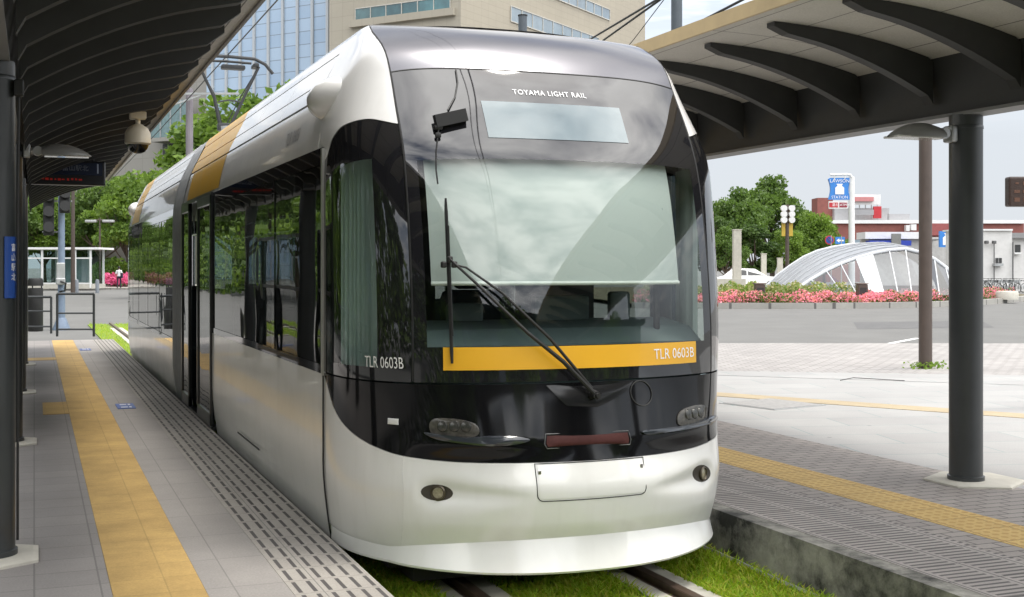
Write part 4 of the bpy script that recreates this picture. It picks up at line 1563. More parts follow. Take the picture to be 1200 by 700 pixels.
# blue station plate on the near left post, with a junction box and conduit
pp = Vector((-0.21, 7.05, 0))
def wrap(x0, y0, r, a0, a1, z0, z1, n=10):
    V, Fc = [], []
    for rr in (r, r - 0.006):
        for z in (z0, z1):
            for i in range(n + 1):
                a = a0 + (a1 - a0) * i / n
                V.append((x0 + rr * math.cos(a), y0 + rr * math.sin(a), z))
    k = n + 1
    for i in range(n):
        Fc += [(i, i + 1, k + i + 1, k + i), (2 * k + i, 3 * k + i, 3 * k + i + 1, 2 * k + i + 1), (i, 2 * k + i, 2 * k + i + 1, i + 1), (k + i, k + i + 1, 3 * k + i + 1, 3 * k + i)]
    Fc += [(0, k, 3 * k, 2 * k), (n, 2 * k + n, 3 * k + n, k + n)]
    return V, Fc
t = thing('station_plate', 'narrow blue upright plate with white lettering on the nearest left post', 'sign', (pp.x, pp.y, 1.55))
a0, a1 = math.radians(-58), math.radians(8)
b = MB(); b.add(*wrap(pp.x, pp.y, 0.125, a0, a1, 1.385, 1.71)); b.build('plate', BLUESIGN, t, smooth=True)
def plate_text(a, c, zc):
    an = math.radians(-30) + a / 0.125
    return Vector((pp.x + 0.1265 * math.cos(an), pp.y + 0.1265 * math.sin(an), zc + c))
for i, ch in enumerate('富山駅北'):
    text_mesh(ch, 0.044, WHITEINK, 'lettering', t, lambda a, c, zc=1.65 - 0.052 * i: plate_text(a, c, zc))
t = thing('junction_box', 'small black box with conduit strapped to the nearest left post', 'junction box', (pp.x + 0.12, pp.y - 0.05, 2.5))
b = MB(); b.rbox((pp.x + 0.135, pp.y - 0.06, 2.50), (0.05, 0.06, 0.09), 0.01); b.build('box', RUBBER, t)
b = MB(); b.tube([(pp.x + 0.135, pp.y - 0.05, 2.46), (pp.x + 0.128, pp.y - 0.05, 1.9), (pp.x + 0.128, pp.y - 0.05, 0.1)], 0.008, 6); b.build('conduit', RUBBER, t)

# blue stickers on the platform
for i, (u, v, lab) in enumerate(((147, 476.5, 'blue floor sticker with white marks beside the tram, nearer one'), (100, 410, 'small blue floor sticker near the far end of the left platform'))):
    c = gp(u, v, 0)
    t = thing('floor_sticker', lab, 'floor sticker', (c.x, c.y, 0.003), 0, 'blue stickers on the left platform')
    b = MB(); b.box((c.x, c.y, 0.004), (0.19, 0.50, 0.006)); b.build('sheet', BLUESIGN, t)
    b = MB()
    for dy in (-0.13, 0.12):
        b.box((c.x - 0.02, c.y + dy, 0.0085), (0.07, 0.06, 0.002)); b.box((c.x + 0.045, c.y + dy, 0.0085), (0.025, 0.09, 0.002))
    b.build('white_marks', WHITEINK, t)

# glazed windbreak panels between the left posts further along
for i, (ya, yb) in enumerate(((12.2, 15.6), (16.8, 20.2))):
    t = thing('windbreak', 'dark framed windbreak panel between left roof posts, %s pair' % ('nearer' if i == 0 else 'farther'), 'windbreak', (-0.25, (ya + yb) / 2, 0), 0, 'windbreak panels on the left platform')
    b = MB()
    for z in (0.25, 1.25, 2.0):
        b.box((-0.27, (ya + yb) / 2, z), (0.05, yb - ya, 0.05))
    for y in (ya, (ya + yb) / 2, yb):
        b.box((-0.27, y, 1.0), (0.06, 0.06, 2.0))
    b.build('frame', CHARCOAL, t)
    b = MB(); b.box((-0.27, (ya + yb) / 2, 1.12), (0.012, yb - ya - 0.08, 1.7)); b.build('pane', TINT, t)

# back-of-platform railing and bins: seen mirrored in the tram windows
def railing(p0, p1, label, h=0.95, group='dark railings on the left platform'):
    p0, p1 = Vector(p0), Vector(p1)
    t = thing('railing', label, 'railing', (p0 + p1) / 2, 0, group)
    b = MB()
    b.cyl(p0 + Vector((0, 0, h)), p1 + Vector((0, 0, h)), 0.03, n=10)
    b.build('handrail', CHARCOAL, t, smooth=True)
    for q in (p0, p1):
        b = MB(); b.cyl(q, q + Vector((0, 0, h)), 0.028, n=10); b.build('upright', CHARCOAL, t, smooth=True)
    for z in (0.16, 0.52):
        b = MB(); b.cyl(p0 + Vector((0, 0, z)), p1 + Vector((0, 0, z)), 0.02, n=8); b.build('rung', CHARCOAL, t, smooth=True)
    return t
a, c = gp(67, 394.5, 0), gp(110, 394.5, 0)
railing(a, c, 'dark steel railing across the far platform end, in front of the blue pole')
a, c = gp(26, 391, 0), gp(60, 391, 0)
railing(a, c, 'dark steel railing beside the black bin at the far left', 0.85)
railing((-3.6, 8.2, 0), (-3.6, 11.4, 0), 'dark railing at the back of the left platform, mirrored in the tram windows', 1.0)
railing((-3.6, 12.0, 0), (-3.6, 16.5, 0), 'longer dark railing at the back of the left platform, mirrored in the rear car', 1.0)
def bin_(p, h, r, label):
    t = thing('litter_bin', label, 'bin', p, 0, 'black round bins')
    b = MB()
    b.lathe([(r * 0.96, 0.02), (r, 0.05), (r, h * 0.80), (r * 0.97, h * 0.82), (0, h * 0.82)], p, 24)
    b.build('drum', RUBBER, t, smooth=True)
    b = MB(); b.lathe([(r * 1.03, h * 0.86), (r * 1.03, h * 0.95), (r * 0.9, h), (0, h)], p, 24)
    for k in range(3):
        a = 2 * PI * k / 3
        b.box((p[0] + r * .8 * math.cos(a), p[1] + r * .8 * math.sin(a), p[2] + h * 0.84), (0.03, 0.03, h * 0.08))
    b.build('lid', RUBBER, t, smooth=True)
pb = gp(39, 391, 0) + Vector((0.05, 0.6, 0))
bin_(pb, 1.28, 0.17, 'tall black round bin behind the railing at the far left')
bin_(Vector((-3.0, 10.0, 0)), 1.1, 0.24, 'black round bin at the back of the platform, mirrored in the tram window')
bin_(Vector((-3.0, 12.0, 0)), 1.1, 0.24, 'second black round bin behind the platform, mirrored beside the tram door')
# ------------------------------------------------------------------ plants
LEAFA = leafmat('leaf_mid', (0.055, 0.110, 0.022), (0.16, 0.26, 0.042), 0.45)
LEAFB = leafmat('leaf_bright', (0.085, 0.16, 0.024), (0.22, 0.34, 0.045), 0.48)
LEAFD = leafmat('leaf_dark', (0.035, 0.075, 0.018), (0.11, 0.185, 0.035), 0.4)
BARK = mat('bark', (0.10, 0.075, 0.055), 0.9, var=0.3, scale=8, bump=0.5, bscale=20)

def leaf_quads(C, size, r, up=0.3):
    "one bent leaf card pair per centre"
    n = len(C)
    a = r.normal(size=(n, 3)); a /= np.linalg.norm(a, axis=1)[:, None]
    b_ = r.normal(size=(n, 3)); b_[:, 2] += up
    b_ -= (a * b_).sum(1)[:, None] * a
    b_ /= np.linalg.norm(b_, axis=1)[:, None]
    s = (size * r.uniform(0.6, 1.25, n))[:, None]
    V = np.zeros((n, 4, 3))
    V[:, 0] = C - a * s * 0.5
    V[:, 1] = C + b_ * s * 0.32
    V[:, 2] = C + a * s * 0.5
    V[:, 3] = C - b_ * s * 0.32
    F = (np.arange(n)[:, None] * 4 + np.arange(4)).tolist()
    return V.reshape(-1, 3), F

def crown_mesh(name, rx, rz, nclump, nleaf, size, seed, m, low=-0.75):
    r = np.random.default_rng(seed)
    cl = []
    while len(cl) < nclump:
        d = r.normal(size=3); d /= np.linalg.norm(d)
        if d[2] < low:
            continue
        k = r.uniform(0.35, 1.0) ** 0.6
        taper = 1.0 - 0.25 * max(0, d[2])
        cl.append((d[0] * rx * k * 0.78 * taper, d[1] * rx * k * 0.78 * taper, d[2] * rz * k * 0.80, r.uniform(0.18, 0.36) * min(rx, rz)))
    C = []
    for (x, y, z, cr) in cl:
        k = int(nleaf / nclump * (cr / (0.27 * min(rx, rz))) ** 2)
        d = r.normal(size=(k, 3)); d /= np.linalg.norm(d, axis=1)[:, None]
        rad = cr * r.uniform(0.25, 1.0, k) ** 0.45
        q = d * rad[:, None]
        q[:, 2] *= 0.72
        C.append(q + np.array([x, y, z]))
    C = np.concatenate(C)
    V, F = leaf_quads(C, size, r)
    me = bpy.data.meshes.new(name)
    me.from_pydata(V.tolist(), [], F)
    me.materials.append(m)
    me.update()
    return me, cl

def trunk_mesh(h, zc, r0, cl, seed, name='trunk'):
    rr = random.Random(seed)
    b = MB()
    b.tube([(0, 0, -0.3), (0.02, 0, h * 0.4), (0.05 * rr.uniform(-1, 1), 0.05, h * 0.8), (0.1 * rr.uniform(-1, 1), 0.1, zc + (0.2 * zc))], [r0 * 1.2, r0 * 0.85, r0 * 0.6, r0 * 0.2], 8)
    for (x, y, z, cr) in cl[::3]:
        s = Vector((0, 0, h * rr.uniform(0.65, 1.0)))
        e = Vector((x, y, zc + z))
        b.tube([s, s.lerp(e, 0.5) + Vector((0, 0, -0.1 * e.length * 0.3)), e], [r0 * 0.45, r0 * 0.25, r0 * 0.08], 5)
    return b

class Kind: pass
def tree_kind(name, h, rx, rz, ncl, nl, size, seed, m, r0=0.2, low=-0.75):
    k = Kind()
    k.zc = h - rz
    k.crown, cl = crown_mesh(name + '_crown', rx, rz, ncl, nl, size, seed, m, low)
    tm = trunk_mesh(max(0.8, h - 1.7 * rz), k.zc, r0, cl, seed)
    o = tm.build('trunk', BARK, None, smooth=True)
    k.trunk = o.data
    bpy.data.objects.remove(o)
    k.name, k.h = name, h
    return k
def plant(k, loc, h, label, cat='tree', group=None, rz=0.0, sx=1.0, name=None):
    t = thing(name or k.name, label, cat, loc, rz, group)
    s = h / k.h
    c = bpy.data.objects.new('crown', k.crown); COL.objects.link(c); c.parent = t
    c.location = (0, 0, k.zc * s); c.scale = (s * sx, s * sx, s)
    u = bpy.data.objects.new('trunk', k.trunk); COL.objects.link(u); u.parent = t
    u.scale = (s * sx, s * sx, s)
    return t
BROAD = tree_kind('broadleaf_tree', 11.0, 4.6, 4.4, 46, 9000, 0.42, 21, LEAFA, 0.28)
BRIGHT = tree_kind('broadleaf_tree', 10.0, 3.9, 4.4, 38, 8500, 0.36, 22, LEAFB, 0.22)
DARKT = tree_kind('evergreen_tree', 9.0, 2.6, 4.2, 40, 8000, 0.34, 23, LEAFD, 0.22, -0.95)
OPEN = tree_kind('broadleaf_tree', 12.0, 4.2, 4.6, 34, 6500, 0.36, 24, LEAFB, 0.24)

def zroot(p, z=-0.3):
    return Vector((p.x, p.y, z))
def place(u, d, z=-0.3):
    return zroot(px(u, 300, d), z)
def hgt(v, d, z0=-0.3):
    return CZ + (HZ - v) / F * d - z0

# trees behind the tram and beside the glass tower
g_t = 'trees behind the tram'
plant(BRIGHT, place(322, 66), hgt(72, 66), 'pale green tree in front of the glass tower, beside the current collector', group=g_t, rz=0.4, sx=1.25)
plant(BRIGHT, place(278, 74), hgt(112, 74), 'smaller bright tree below the current collector and the glass tower', group=g_t, rz=2.1, sx=1.15)
# trees at the far left above the shelter
g_l = 'trees beyond the glass shelter'
for i, (u, d, v, k, lab, sx) in enumerate((
        (150, 112, 189, BRIGHT, 'bright green tree right of the dome camera, above the pedestrian', 1.0),
        (172, 118, 196, BROAD, 'green tree partly hidden by the rear end of the tram', 1.0),
        (118, 118, 196, BROAD, 'green tree above the right end of the glass shelter', 0.9),
        (100, 128, 205, DARKT, 'dark tree behind the twin lamp above the shelter', 1.2),
        (80, 124, 214, BROAD, 'green tree behind the blue signal pole', 0.9),
        (52, 122, 218, BRIGHT, 'light green tree behind the signal heads', 1.0),
        (25, 126, 212, BROAD, 'green tree at the left edge behind the black bin', 1.0),
        (-10, 118, 200, BROAD, 'green tree hidden mostly by the nearest left post', 1.0))):
    plant(k, place(u, d), hgt(v, d), lab, group=g_l, rz=i * 1.3, sx=sx)
# trees on the right beyond the roundabout
g_r = 'trees beyond the roundabout'
for i, (u, d, v, k, lab, sx) in enumerate((
        (905, 112, 199, BROAD, 'largest broad tree behind the pale pillar and signal, crown highest of the clump', 0.95),
        (862, 104, 214, BROAD, 'broad tree left of the pale pillar, against the tram edge', 0.9),
        (836, 98, 236, DARKT, 'dark narrow tree beside the right edge of the tram', 1.1),
        (948, 108, 240, BRIGHT, 'lower bright tree right of the traffic signal', 0.95),
        (885, 100, 248, DARKT, 'dark lower tree behind the white car', 1.3),
        (966, 112, 252, BRIGHT, 'small bright tree left of the blue shop sign pole', 1.25),
        (924, 100, 262, BRIGHT, 'low bushy tree below the traffic signal', 0.9),
        (851, 96, 262, BROAD, 'low green tree left of the white car', 0.9))):
    plant(k, place(u, d), hgt(v, d), lab, group=g_r, rz=i * 1.7, sx=sx)
# street trees on the left side, out of the frame: the tram windows mirror them
for i in range(30):
    plant((BROAD, BRIGHT, DARKT)[i % 3], Vector((-11.5 - (i % 3) * 2.2 - i * 0.12, -36 + i * (6.5 + 0.14 * i), -0.3)), 9.5 + (i % 4) * 1.2, 'street tree left of the platform, seen only as a reflection in the tram windows', group='street trees mirrored in the tram', rz=i * 0.9)

def hedge(name, poly, z0, h, n, size, mats, frac, seed, label, cat, kind='thing'):
    "leaf cards through a low planted volume with a bumpy top; poly is a strip of (left, right) ground points"
    r = np.random.default_rng(seed)
    A = np.array([[p[0].x, p[0].y] for p in poly]); B = np.array([[p[1].x, p[1].y] for p in poly])
    seg = r.integers(0, len(poly) - 1, n)
    t = r.uniform(0, 1, n)[:, None]; w = r.uniform(0, 1, n)[:, None]
    L = A[seg] * (1 - t) + A[seg + 1] * t
    R = B[seg] * (1 - t) + B[seg + 1] * t
    xy = L * (1 - w) + R * w
    bump = 0.78 + 0.16 * np.sin(xy[:, 0] * 2.1 + xy[:, 1] * 0.7) + 0.10 * np.sin(xy[:, 0] * 5.3 - xy[:, 1] * 3.1)
    edge = np.minimum(1, np.minimum(w[:, 0], 1 - w[:, 0]) * 6 + 0.45)
    top = h * bump * edge
    z = z0 + top * r.uniform(0.0, 1.0, n) ** 0.5
    C = np.stack([xy[:, 0], xy[:, 1], z], 1)
    V, Fq = leaf_quads(C, size, r)
    me = bpy.data.meshes.new(name)
    me.from_pydata(V.tolist(), [], Fq)
    for m in mats:
        me.materials.append(m)
    patch = 0.5 + 0.5 * np.sin(xy[:, 0] * 1.3 + 0.6 * np.sin(xy[:, 1] * 2.0)) * np.sin(xy[:, 0] * 0.7 + xy[:, 1])
    mi = (r.uniform(0, 1, n) < frac * (0.55 + 0.9 * patch) * np.where(z - z0 > 0.35 * top, 1.2, 0.35)).astype(np.int32)
    me.polygons.foreach_set('material_index', mi)
    me.update()
    o = bpy.data.objects.new(name, me); COL.objects.link(o)
    return tag(o, label, cat, kind=kind)

PINK = leafmat('azalea_pink', (0.74, 0.20, 0.29), (0.90, 0.38, 0.45), 0.3, (0.80, 0.34, 0.24), 0.25)
PINKL = leafmat('azalea_magenta', (0.55, 0.07, 0.20), (0.80, 0.18, 0.34), 0.3)
STRAW = leafmat('pale_grass', (0.16, 0.20, 0.05), (0.38, 0.40, 0.13), 0.4, (0.45, 0.40, 0.2), 0.2)

hedge('tall_hedge', [(Vector((-8.6, y, 0)), Vector((-10.2, y, 0))) for y in range(-50, 330, 10)], -0.3, 4.6, 52000, 0.6, [LEAFD, LEAFB], 0.4, 35, 'tall clipped hedge along the left street, seen only as a reflection in the tram windows', 'hedge')
# roundabout island with kerb and azaleas
def ring(pts):
    return [Vector(p) for p in pts]
front = [gp(u, v, -0.3) for u, v in ((740, 361.5), (800, 362), (860, 362.2), (920, 362.3), (980, 362), (1040, 361.4), (1095, 360.2), (1140, 358.4), (1175, 356), (1200, 353.2), (1225, 349.5))]
def inset(pts, k):
    out = []
    for i, p in enumerate(pts):
        d = (pts[min(i + 1, len(pts) - 1)] - pts[max(i - 1, 0)]).normalized()
        out.append(p + Vector((-d.y, d.x, 0)) * k)
    return out
kin = inset(front, 0.28)
b = MB()
for i in range(len(front) - 1):
    a, c, d, e = front[i], front[i + 1], kin[i + 1], kin[i]
    b.prism([a, c, d, e], (0, 0, 0.26))
KERBM = paving('kerb_stone', (0.36, 0.35, 0.32), (0.31, 0.30, 0.275), (0.12, 0.115, 0.11), 1.6, 3.0, 0.05, rot=-TH, offset=0.0, var=0.2, bump=0.2)
struct(b, 'island_kerb', KERBM)
soil = [p + Vector((0, 0, 0.2)) for p in kin] + [gp(1150, 343, -0.1) + Vector((6, 22, 0)), gp(740, 343, -0.1) + Vector((0, 22, 0))]
b = MB(); b.sheet(soil); struct(b, 'island_soil', mat('soil', (0.10, 0.085, 0.05), 0.95, var=0.3, scale=3))
k1, k2 = inset(front, 0.35), inset(front, 2.6)
hedge('azalea_bed', list(zip(k1, k2))[:-1], -0.12, 0.62, 26000, 0.12, [LEAFA, PINK], 0.62, 31, 'long low bed of pink azaleas along the roundabout kerb', 'flower bed')
k3, k4 = inset(front, 2.7), inset(front, 6.5)
hedge('pale_grasses', list(zip(k3, k4))[:7], -0.12, 0.95, 9000, 0.17, [STRAW, LEAFB], 0.25, 32, 'pale yellowish ornamental grass behind the azalea bed', 'grass', 'stuff')

# left far side: pavement, azaleas, hedge
b = MB()
q = [gp(-60, 339.5, -0.3), gp(250, 339.5, -0.3), px(250, 300, 160), px(-60, 300, 160)]
b.prism([(p.x, p.y, -0.299) for p in q], (0, 0, 0.14))
struct(b, 'far_pavement', FARPAVE)
A = [place(u, 104) for u in (122, 150, 180, 210)]
B = [place(u, 109) for u in (122, 150, 180, 210)]
hedge('azalea_hedge', list(zip(A, B)), -0.1, 1.15, 6000, 0.28, [LEAFD, PINKL], 1.1, 33, 'deep pink azalea hedge behind the pedestrian on the far left', 'hedge')
A = [place(u, 109.5) for u in (108, 140, 180, 215)]
B = [place(u, 113) for u in (108, 140, 180, 215)]
hedge('clipped_hedge', list(zip(A, B)), -0.1, 2.5, 7000, 0.3, [LEAFA, LEAFB], 0.5, 34, 'rounded green hedge above the pink azaleas on the far left', 'hedge')

# ------------------------------------------------------------------ far left street things
def at(u, d, z=-0.3):
    return place(u, d, z)
# glass shelter
d = 96
c = at(69, d, -0.16)
right = Vector((CS, -SN, 0)); fwd = Vector((SN, CS, 0))
t = thing('glass_shelter', 'small white framed glass shelter with a flat roof on the far left', 'shelter', c)
W_s, H_s = 5.2, 2.75
def lp(a, f, z):
    return c + right * a + fwd * f + Vector((0, 0, z))
b = MB()
M3 = Matrix.Rotation(-TH, 3, 'Z')
b.box(lp(0.2, 1.5, H_s + 0.42), (W_s + 0.9, 3.6, 0.16), M=M3); b.build('roof', WHITEPAINT, t)
b = MB(); b.box(lp(0, 1.5, 0.18), (W_s + 0.1, 3.1, 0.36), M=M3); b.build('plinth', PALECONC, t)
for a in (-2.5, -1.3, 0.0, 1.3, 2.5):
    for f in (0, 3.0):
        b = MB(); b.box(lp(a, f, H_s / 2 + 0.2), (0.14, 0.14, H_s + 0.3), M=M3); b.build('post', WHITEPAINT, t)
b = MB(); b.box(lp(0, 0, H_s - 0.35), (W_s, 0.08, 0.10), M=M3); b.box(lp(0, 0, 0.42), (W_s, 0.08, 0.10), M=M3); b.build('rail_bars', WHITEPAINT, t)
for f in (0.02, 3.0):
    b = MB(); b.box(lp(0, f, H_s / 2 + 0.25), (W_s, 0.03, H_s), M=M3); b.build('pane', SHELTERGLASS, t)
b = MB(); b.box(lp(0.6, 1.8, 1.4), (1.6, 1.4, 2.2), M=M3); b.build('lift_shaft', mat('lift_grey', (0.28, 0.32, 0.33), 0.4), t)

# blue-grey pole with signal heads, right of the platform end
d = 35.5
base = gp(72, 387, -0.3)
d = F * 1.85 / (387 - HZ)
t = thing('signal_pole', 'blue grey pole with two dark three lamp signal heads seen from behind', 'tram signal', base)
BLUEGREY = mat('blue_grey_paint', (0.17, 0.22, 0.30), 0.45, var=0.15, scale=5)
b = MB(); b.cyl(base, base + Vector((0, 0, hgt(215, d))), 0.11, 0.09, 14)
b.lathe([(0.25, 0), (0.25, 0.04), (0.13, 0.35), (0.11, 0.36)], base, 14)
b.build('pole', BLUEGREY, t, smooth=True)
for k, (u, v0, v1) in enumerate(((57, 222, 276), (76, 220, 250))):
    q0, q1 = px(u, v1, d - 0.2), px(u, v0, d - 0.2)
    h = q1.z - q0.z
    b = MB(); b.rbox((q0.x, q0.y, (q0.z + q1.z) / 2), (0.30, 0.16, h), 0.04)
    s = b.build('signal_head', RUBBER, t)
    n = 3 if k == 0 else 2
    for i in range(n):
        z = q0.z + h * (i + 0.5) / n
        b = MB(); b.cyl((q0.x, q0.y - 0.08, z), (q0.x + 0.0, q0.y - 0.34, z + 0.02), 0.15, 0.15, 14); b.build('hood', RUBBER, s, smooth=True)
b = MB(); b.bar(px(48, 236, d), px(84, 236, d), 0.05, 0.05); b.bar(px(50, 272, d), px(74, 272, d), 0.04, 0.04); b.build('cross_arm', GALV, t)
b = MB(); b.rbox(px(71, 318, d - 0.15), (0.24, 0.16, 0.5), 0.03); b.rbox(px(71, 330, d - 0.2), (0.26, 0.2, 0.2), 0.03); b.build('control_box', GALV, t)
b = MB(); b.tube([px(71, 330, d - .3), px(77, 332, d - .32), px(76, 341, d - .3), px(70, 342, d - .2)], 0.03, 6); b.build('cable_loop', RUBBER, t, smooth=True)

def lamp_post(u, v0, v1, dd, label, twin=False, w=0.13):
    p0 = at(u, dd, -0.3)
    t = thing('street_lamp', label, 'street lamp', p0, 0, 'street lamps at the far left')
    z1 = hgt(v1, dd)
    b = MB(); b.cyl(p0, p0 + Vector((0, 0, z1)), w, w * 0.7, 10); b.build('pole', BROWNSTEEL, t, smooth=True)
    if twin:
        for s in (-1, 1):
            b = MB(); b.rbox(p0 + Vector((0, 0, z1 - 0.25)) + right * s * 0.75, (1.0, 0.4, 0.22), 0.05, rz=-TH); b.build('lamp_head', GALV, t)
        b = MB(); b.rbox(p0 + Vector((0, 0, z1 - 0.15)), (1.0, 0.12, 0.1), 0.03, rz=-TH); b.build('arm', BROWNSTEEL, t)
    else:
        b = MB(); b.rbox(p0 + Vector((0, 0, z1 + 0.1)), (0.5, 0.5, 0.25), 0.05, rz=-TH); b.build('lamp_head', GALV, t)
lamp_post(85.5, 340, 205, 84, 'thin brown street lamp post right of the blue signal pole', w=0.16)
lamp_post(117, 305, 256, 106, 'twin headed street lamp above the hedge left of the pedestrian', True, 0.10)
for u in (90, 114):
    p0 = at(u, 86, -0.3)
    b = MB(); b.lathe([(0.13, 0), (0.13, 0.85), (0.10, 0.95), (0, 0.98)], p0, 12)
    o = b.build('bollard', mat('bollard_grey', (0.2, 0.22, 0.25), 0.5) if 'bollard_grey' not in MATS else MATS['bollard_grey'], None, smooth=True)
    tag(o, 'grey bollard by the far left road, %s' % ('the one beside the thin brown lamp post' if u == 90 else 'the one nearer the pedestrian'), 'bollard', 'bollards by the far left road')

# pedestrian
def person(c, h, face, label):
    t = thing('person', label, 'person', c, face)
    s = h / 1.75
    J = {'pel': (0, 0, .95), 'wai': (0, 0, 1.08), 'che': (0, 0.01, 1.30), 'nec': (0, 0.0, 1.50), 'hea': (0, -0.02, 1.60), 'top': (0, -0.02, 1.74),
         'shl': (-.18, 0, 1.43), 'ell': (-.25, .03, 1.16), 'wrl': (-.24, -.10, .93), 'hal': (-.23, -.14, .85),
         'shr': (.18, 0, 1.43), 'elr': (.24, .06, 1.16), 'wrr': (.22, -.02, .92), 'har': (.21, -.05, .84),
         'hil': (-.09, 0, .90), 'knl': (-.10, -.10, .50), 'anl': (-.10, -.02, .09), 'tol': (-.11, -.17, .03),
         'hir': (.09, 0, .90), 'knr': (.10, .04, .50), 'anr': (.10, .16, .10), 'tor': (.11, .02, .03)}
    R = {'pel': .14, 'wai': .13, 'che': .155, 'nec': .055, 'hea': .095, 'top': .07, 'shl': .07, 'ell': .048, 'wrl': .034, 'hal': .035, 'shr': .07, 'elr': .048, 'wrr': .034, 'har': .035,
         'hil': .092, 'knl': .062, 'anl': .042, 'tol': .038, 'hir': .092, 'knr': .062, 'anr': .042, 'tor': .038}
    E = [('pel', 'wai'), ('wai', 'che'), ('che', 'nec'), ('nec', 'hea'), ('hea', 'top'), ('che', 'shl'), ('shl', 'ell'), ('ell', 'wrl'), ('wrl', 'hal'),
         ('che', 'shr'), ('shr', 'elr'), ('elr', 'wrr'), ('wrr', 'har'), ('pel', 'hil'), ('hil', 'knl'), ('knl', 'anl'), ('anl', 'tol'), ('pel', 'hir'), ('hir', 'knr'), ('knr', 'anr'), ('anr', 'tor')]
    ks = list(J)
    me = bpy.data.meshes.new('skeleton')
    me.from_pydata([tuple(x * s for x in J[k]) for k in ks], [(ks.index(a), ks.index(b_)) for a, b_ in E], [])
    o = bpy.data.objects.new('skeleton', me); COL.objects.link(o)
    m = o.modifiers.new('skin', 'SKIN'); m.use_smooth_shade = True
    sk = me.skin_vertices[0].data
    for i, k in enumerate(ks):
        sk[i].radius = (R[k] * s, R[k] * s * (0.72 if k in ('pel', 'wai', 'che') else 1))
        sk[i].use_root = (k == 'pel')
    sb = o.modifiers.new('sub', 'SUBSURF'); sb.levels = 1
    dg = bpy.context.evaluated_depsgraph_get()
    bme = bpy.data.meshes.new_from_object(o.evaluated_get(dg))
    bpy.data.objects.remove(o)
    bme.name = 'body'
    skin = mat('skin', (0.45, 0.28, 0.20), 0.6); shirt = mat('white_shirt', (0.75, 0.75, 0.76), 0.8); trous = mat('navy_trousers', (0.015, 0.017, 0.03), 0.8)
    bme.materials.clear()
    for q in (skin, shirt, trous):
        bme.materials.append(q)
    for f in bme.polygons:
        z, x = f.center.z / s, abs(f.center.x / s)
        f.material_index = 2 if (z < 0.98 and x < 0.2) else (0 if (z > 1.5 or (z < 1.16 and x > 0.19)) else 1)
    bo = bpy.data.objects.new('body', bme); COL.objects.link(bo); bo.parent = t
    b = MB(); b.lathe([(0.0, 0.115), (0.06, 0.10), (0.098, 0.04), (0.105, -0.03), (0.09, -0.08)], Vector((0, 0.012 * s, 1.665 * s)), 14)
    ho = b.build('hair', mat('black_hair', (0.012, 0.01, 0.01), 0.7), None, smooth=True); ho.parent = t
    b = MB(); b.rbox((-0.24 * s, 0.0, 1.02 * s), (0.10, 0.30, 0.42), 0.04)
    jo = b.build('jacket', mat('dark_jacket', (0.02, 0.018, 0.035), 0.9), None); jo.parent = t
    return t
person(at(139.5, 98, -0.16), 1.75, -TH + PI, 'pedestrian in white shirt and navy trousers walking away, dark jacket over one arm')

# ------------------------------------------------------------------ overhead line
WIRE = mat('wire_black', (0.02, 0.02, 0.02), 0.6)
def wire(pts, r, label, group='overhead wires'):
    b = MB(); b.tube(pts, r, 6)
    o = b.build('overhead_wire', WIRE, None, smooth=True)
    tag(o, label, 'wire', group)
wire([(XC, -6, 4.9), (XC, 12, 4.84), (XC, 30, 4.82), (XC, 60, 5.0)], 0.010, 'contact wire running above the tram roof to the current collector')
wire([(XC + 0.05, -6, 5.9), (XC + 0.05, 14, 5.55), (XC + 0.05, 34, 5.9), (XC, 60, 6.0)], 0.008, 'upper carrier wire above the contact wire over the tram')
def cat_pole(u, vtop, d, label, r):
    p0 = at(u, d, -0.3)
    t = thing('line_pole', label, 'pole', p0, 0, 'poles of the overhead line')
    z = hgt(vtop, d)
    b = MB(); b.cyl(p0, p0 + Vector((0, 0, z)), r, r * 0.94, 16); b.build('shaft', mat('pole_grey', (0.07, 0.085, 0.10), 0.45, var=0.1) if 'pole_grey' not in MATS else MATS['pole_grey'], t, smooth=True)
    b = MB(); b.cyl(p0 + Vector((0, 0, z)), p0 + Vector((0, 0, z + 0.03)), r * 1.05, n=16); b.build('cap', RUBBER, t)
    b = MB(); b.lathe([(r * 1.8, 0), (r * 1.8, 0.05), (r, 0.06)], p0, 12); b.build('base_plate', GALV, t)
    return t
cat_pole(612.5, 19, 33, 'short dark pole top showing just above the tram roof before the beige tower', 0.125)
t = cat_pole(793, -60, 28, 'tall dark pole rising behind the right platform roof with wires fixed to it', 0.135)
top = px(793, -14, 28)
b = MB(); b.rbox(px(789, 42, 27.8), (0.16, 0.2, 0.16), 0.03); o = b.build('wire_clamp', RUBBER, t)
wire([top, px(702, 51, 40), px(600, 108, 62)], 0.03, 'lower of two heavy black span wires left of the tall pole')
wire([top, px(687, 49, 40), px(570, 112, 62)], 0.03, 'upper of two heavy black span wires left of the tall pole')
wire([px(793, -20, 28), px(743, 46, 34), px(690, 110, 44)], 0.012, 'thin grey stay wire nearest the tall pole')
wire([px(789, 42, 27.8), px(870, 0, 25), px(1020, -78, 22)], 0.028, 'black wire rising right from the clamp on the tall pole')
# small camera arm behind the tram roof near the tower edge
p = px(382, 47, 30)
# crossing arms seen left of the current collector
t = thing('wire_support', 'pale insulated support arms behind the current collector', 'wire support', px(225, 110, 30))
b = MB()
b.bar(px(195, 110, 30), px(280, 110, 30), 0.05, 0.05); b.bar(px(197, 125, 30), px(235, 112, 30), 0.04, 0.04); b.build('arm', GALV, t)
q = at(222, 30.3, -0.3)
b = MB(); b.cyl(q, q + Vector((0, 0, hgt(104, 30.3))), 0.09, n=10); b.build('mast', mat('mast_mauve', (0.20, 0.18, 0.20), 0.5), t)

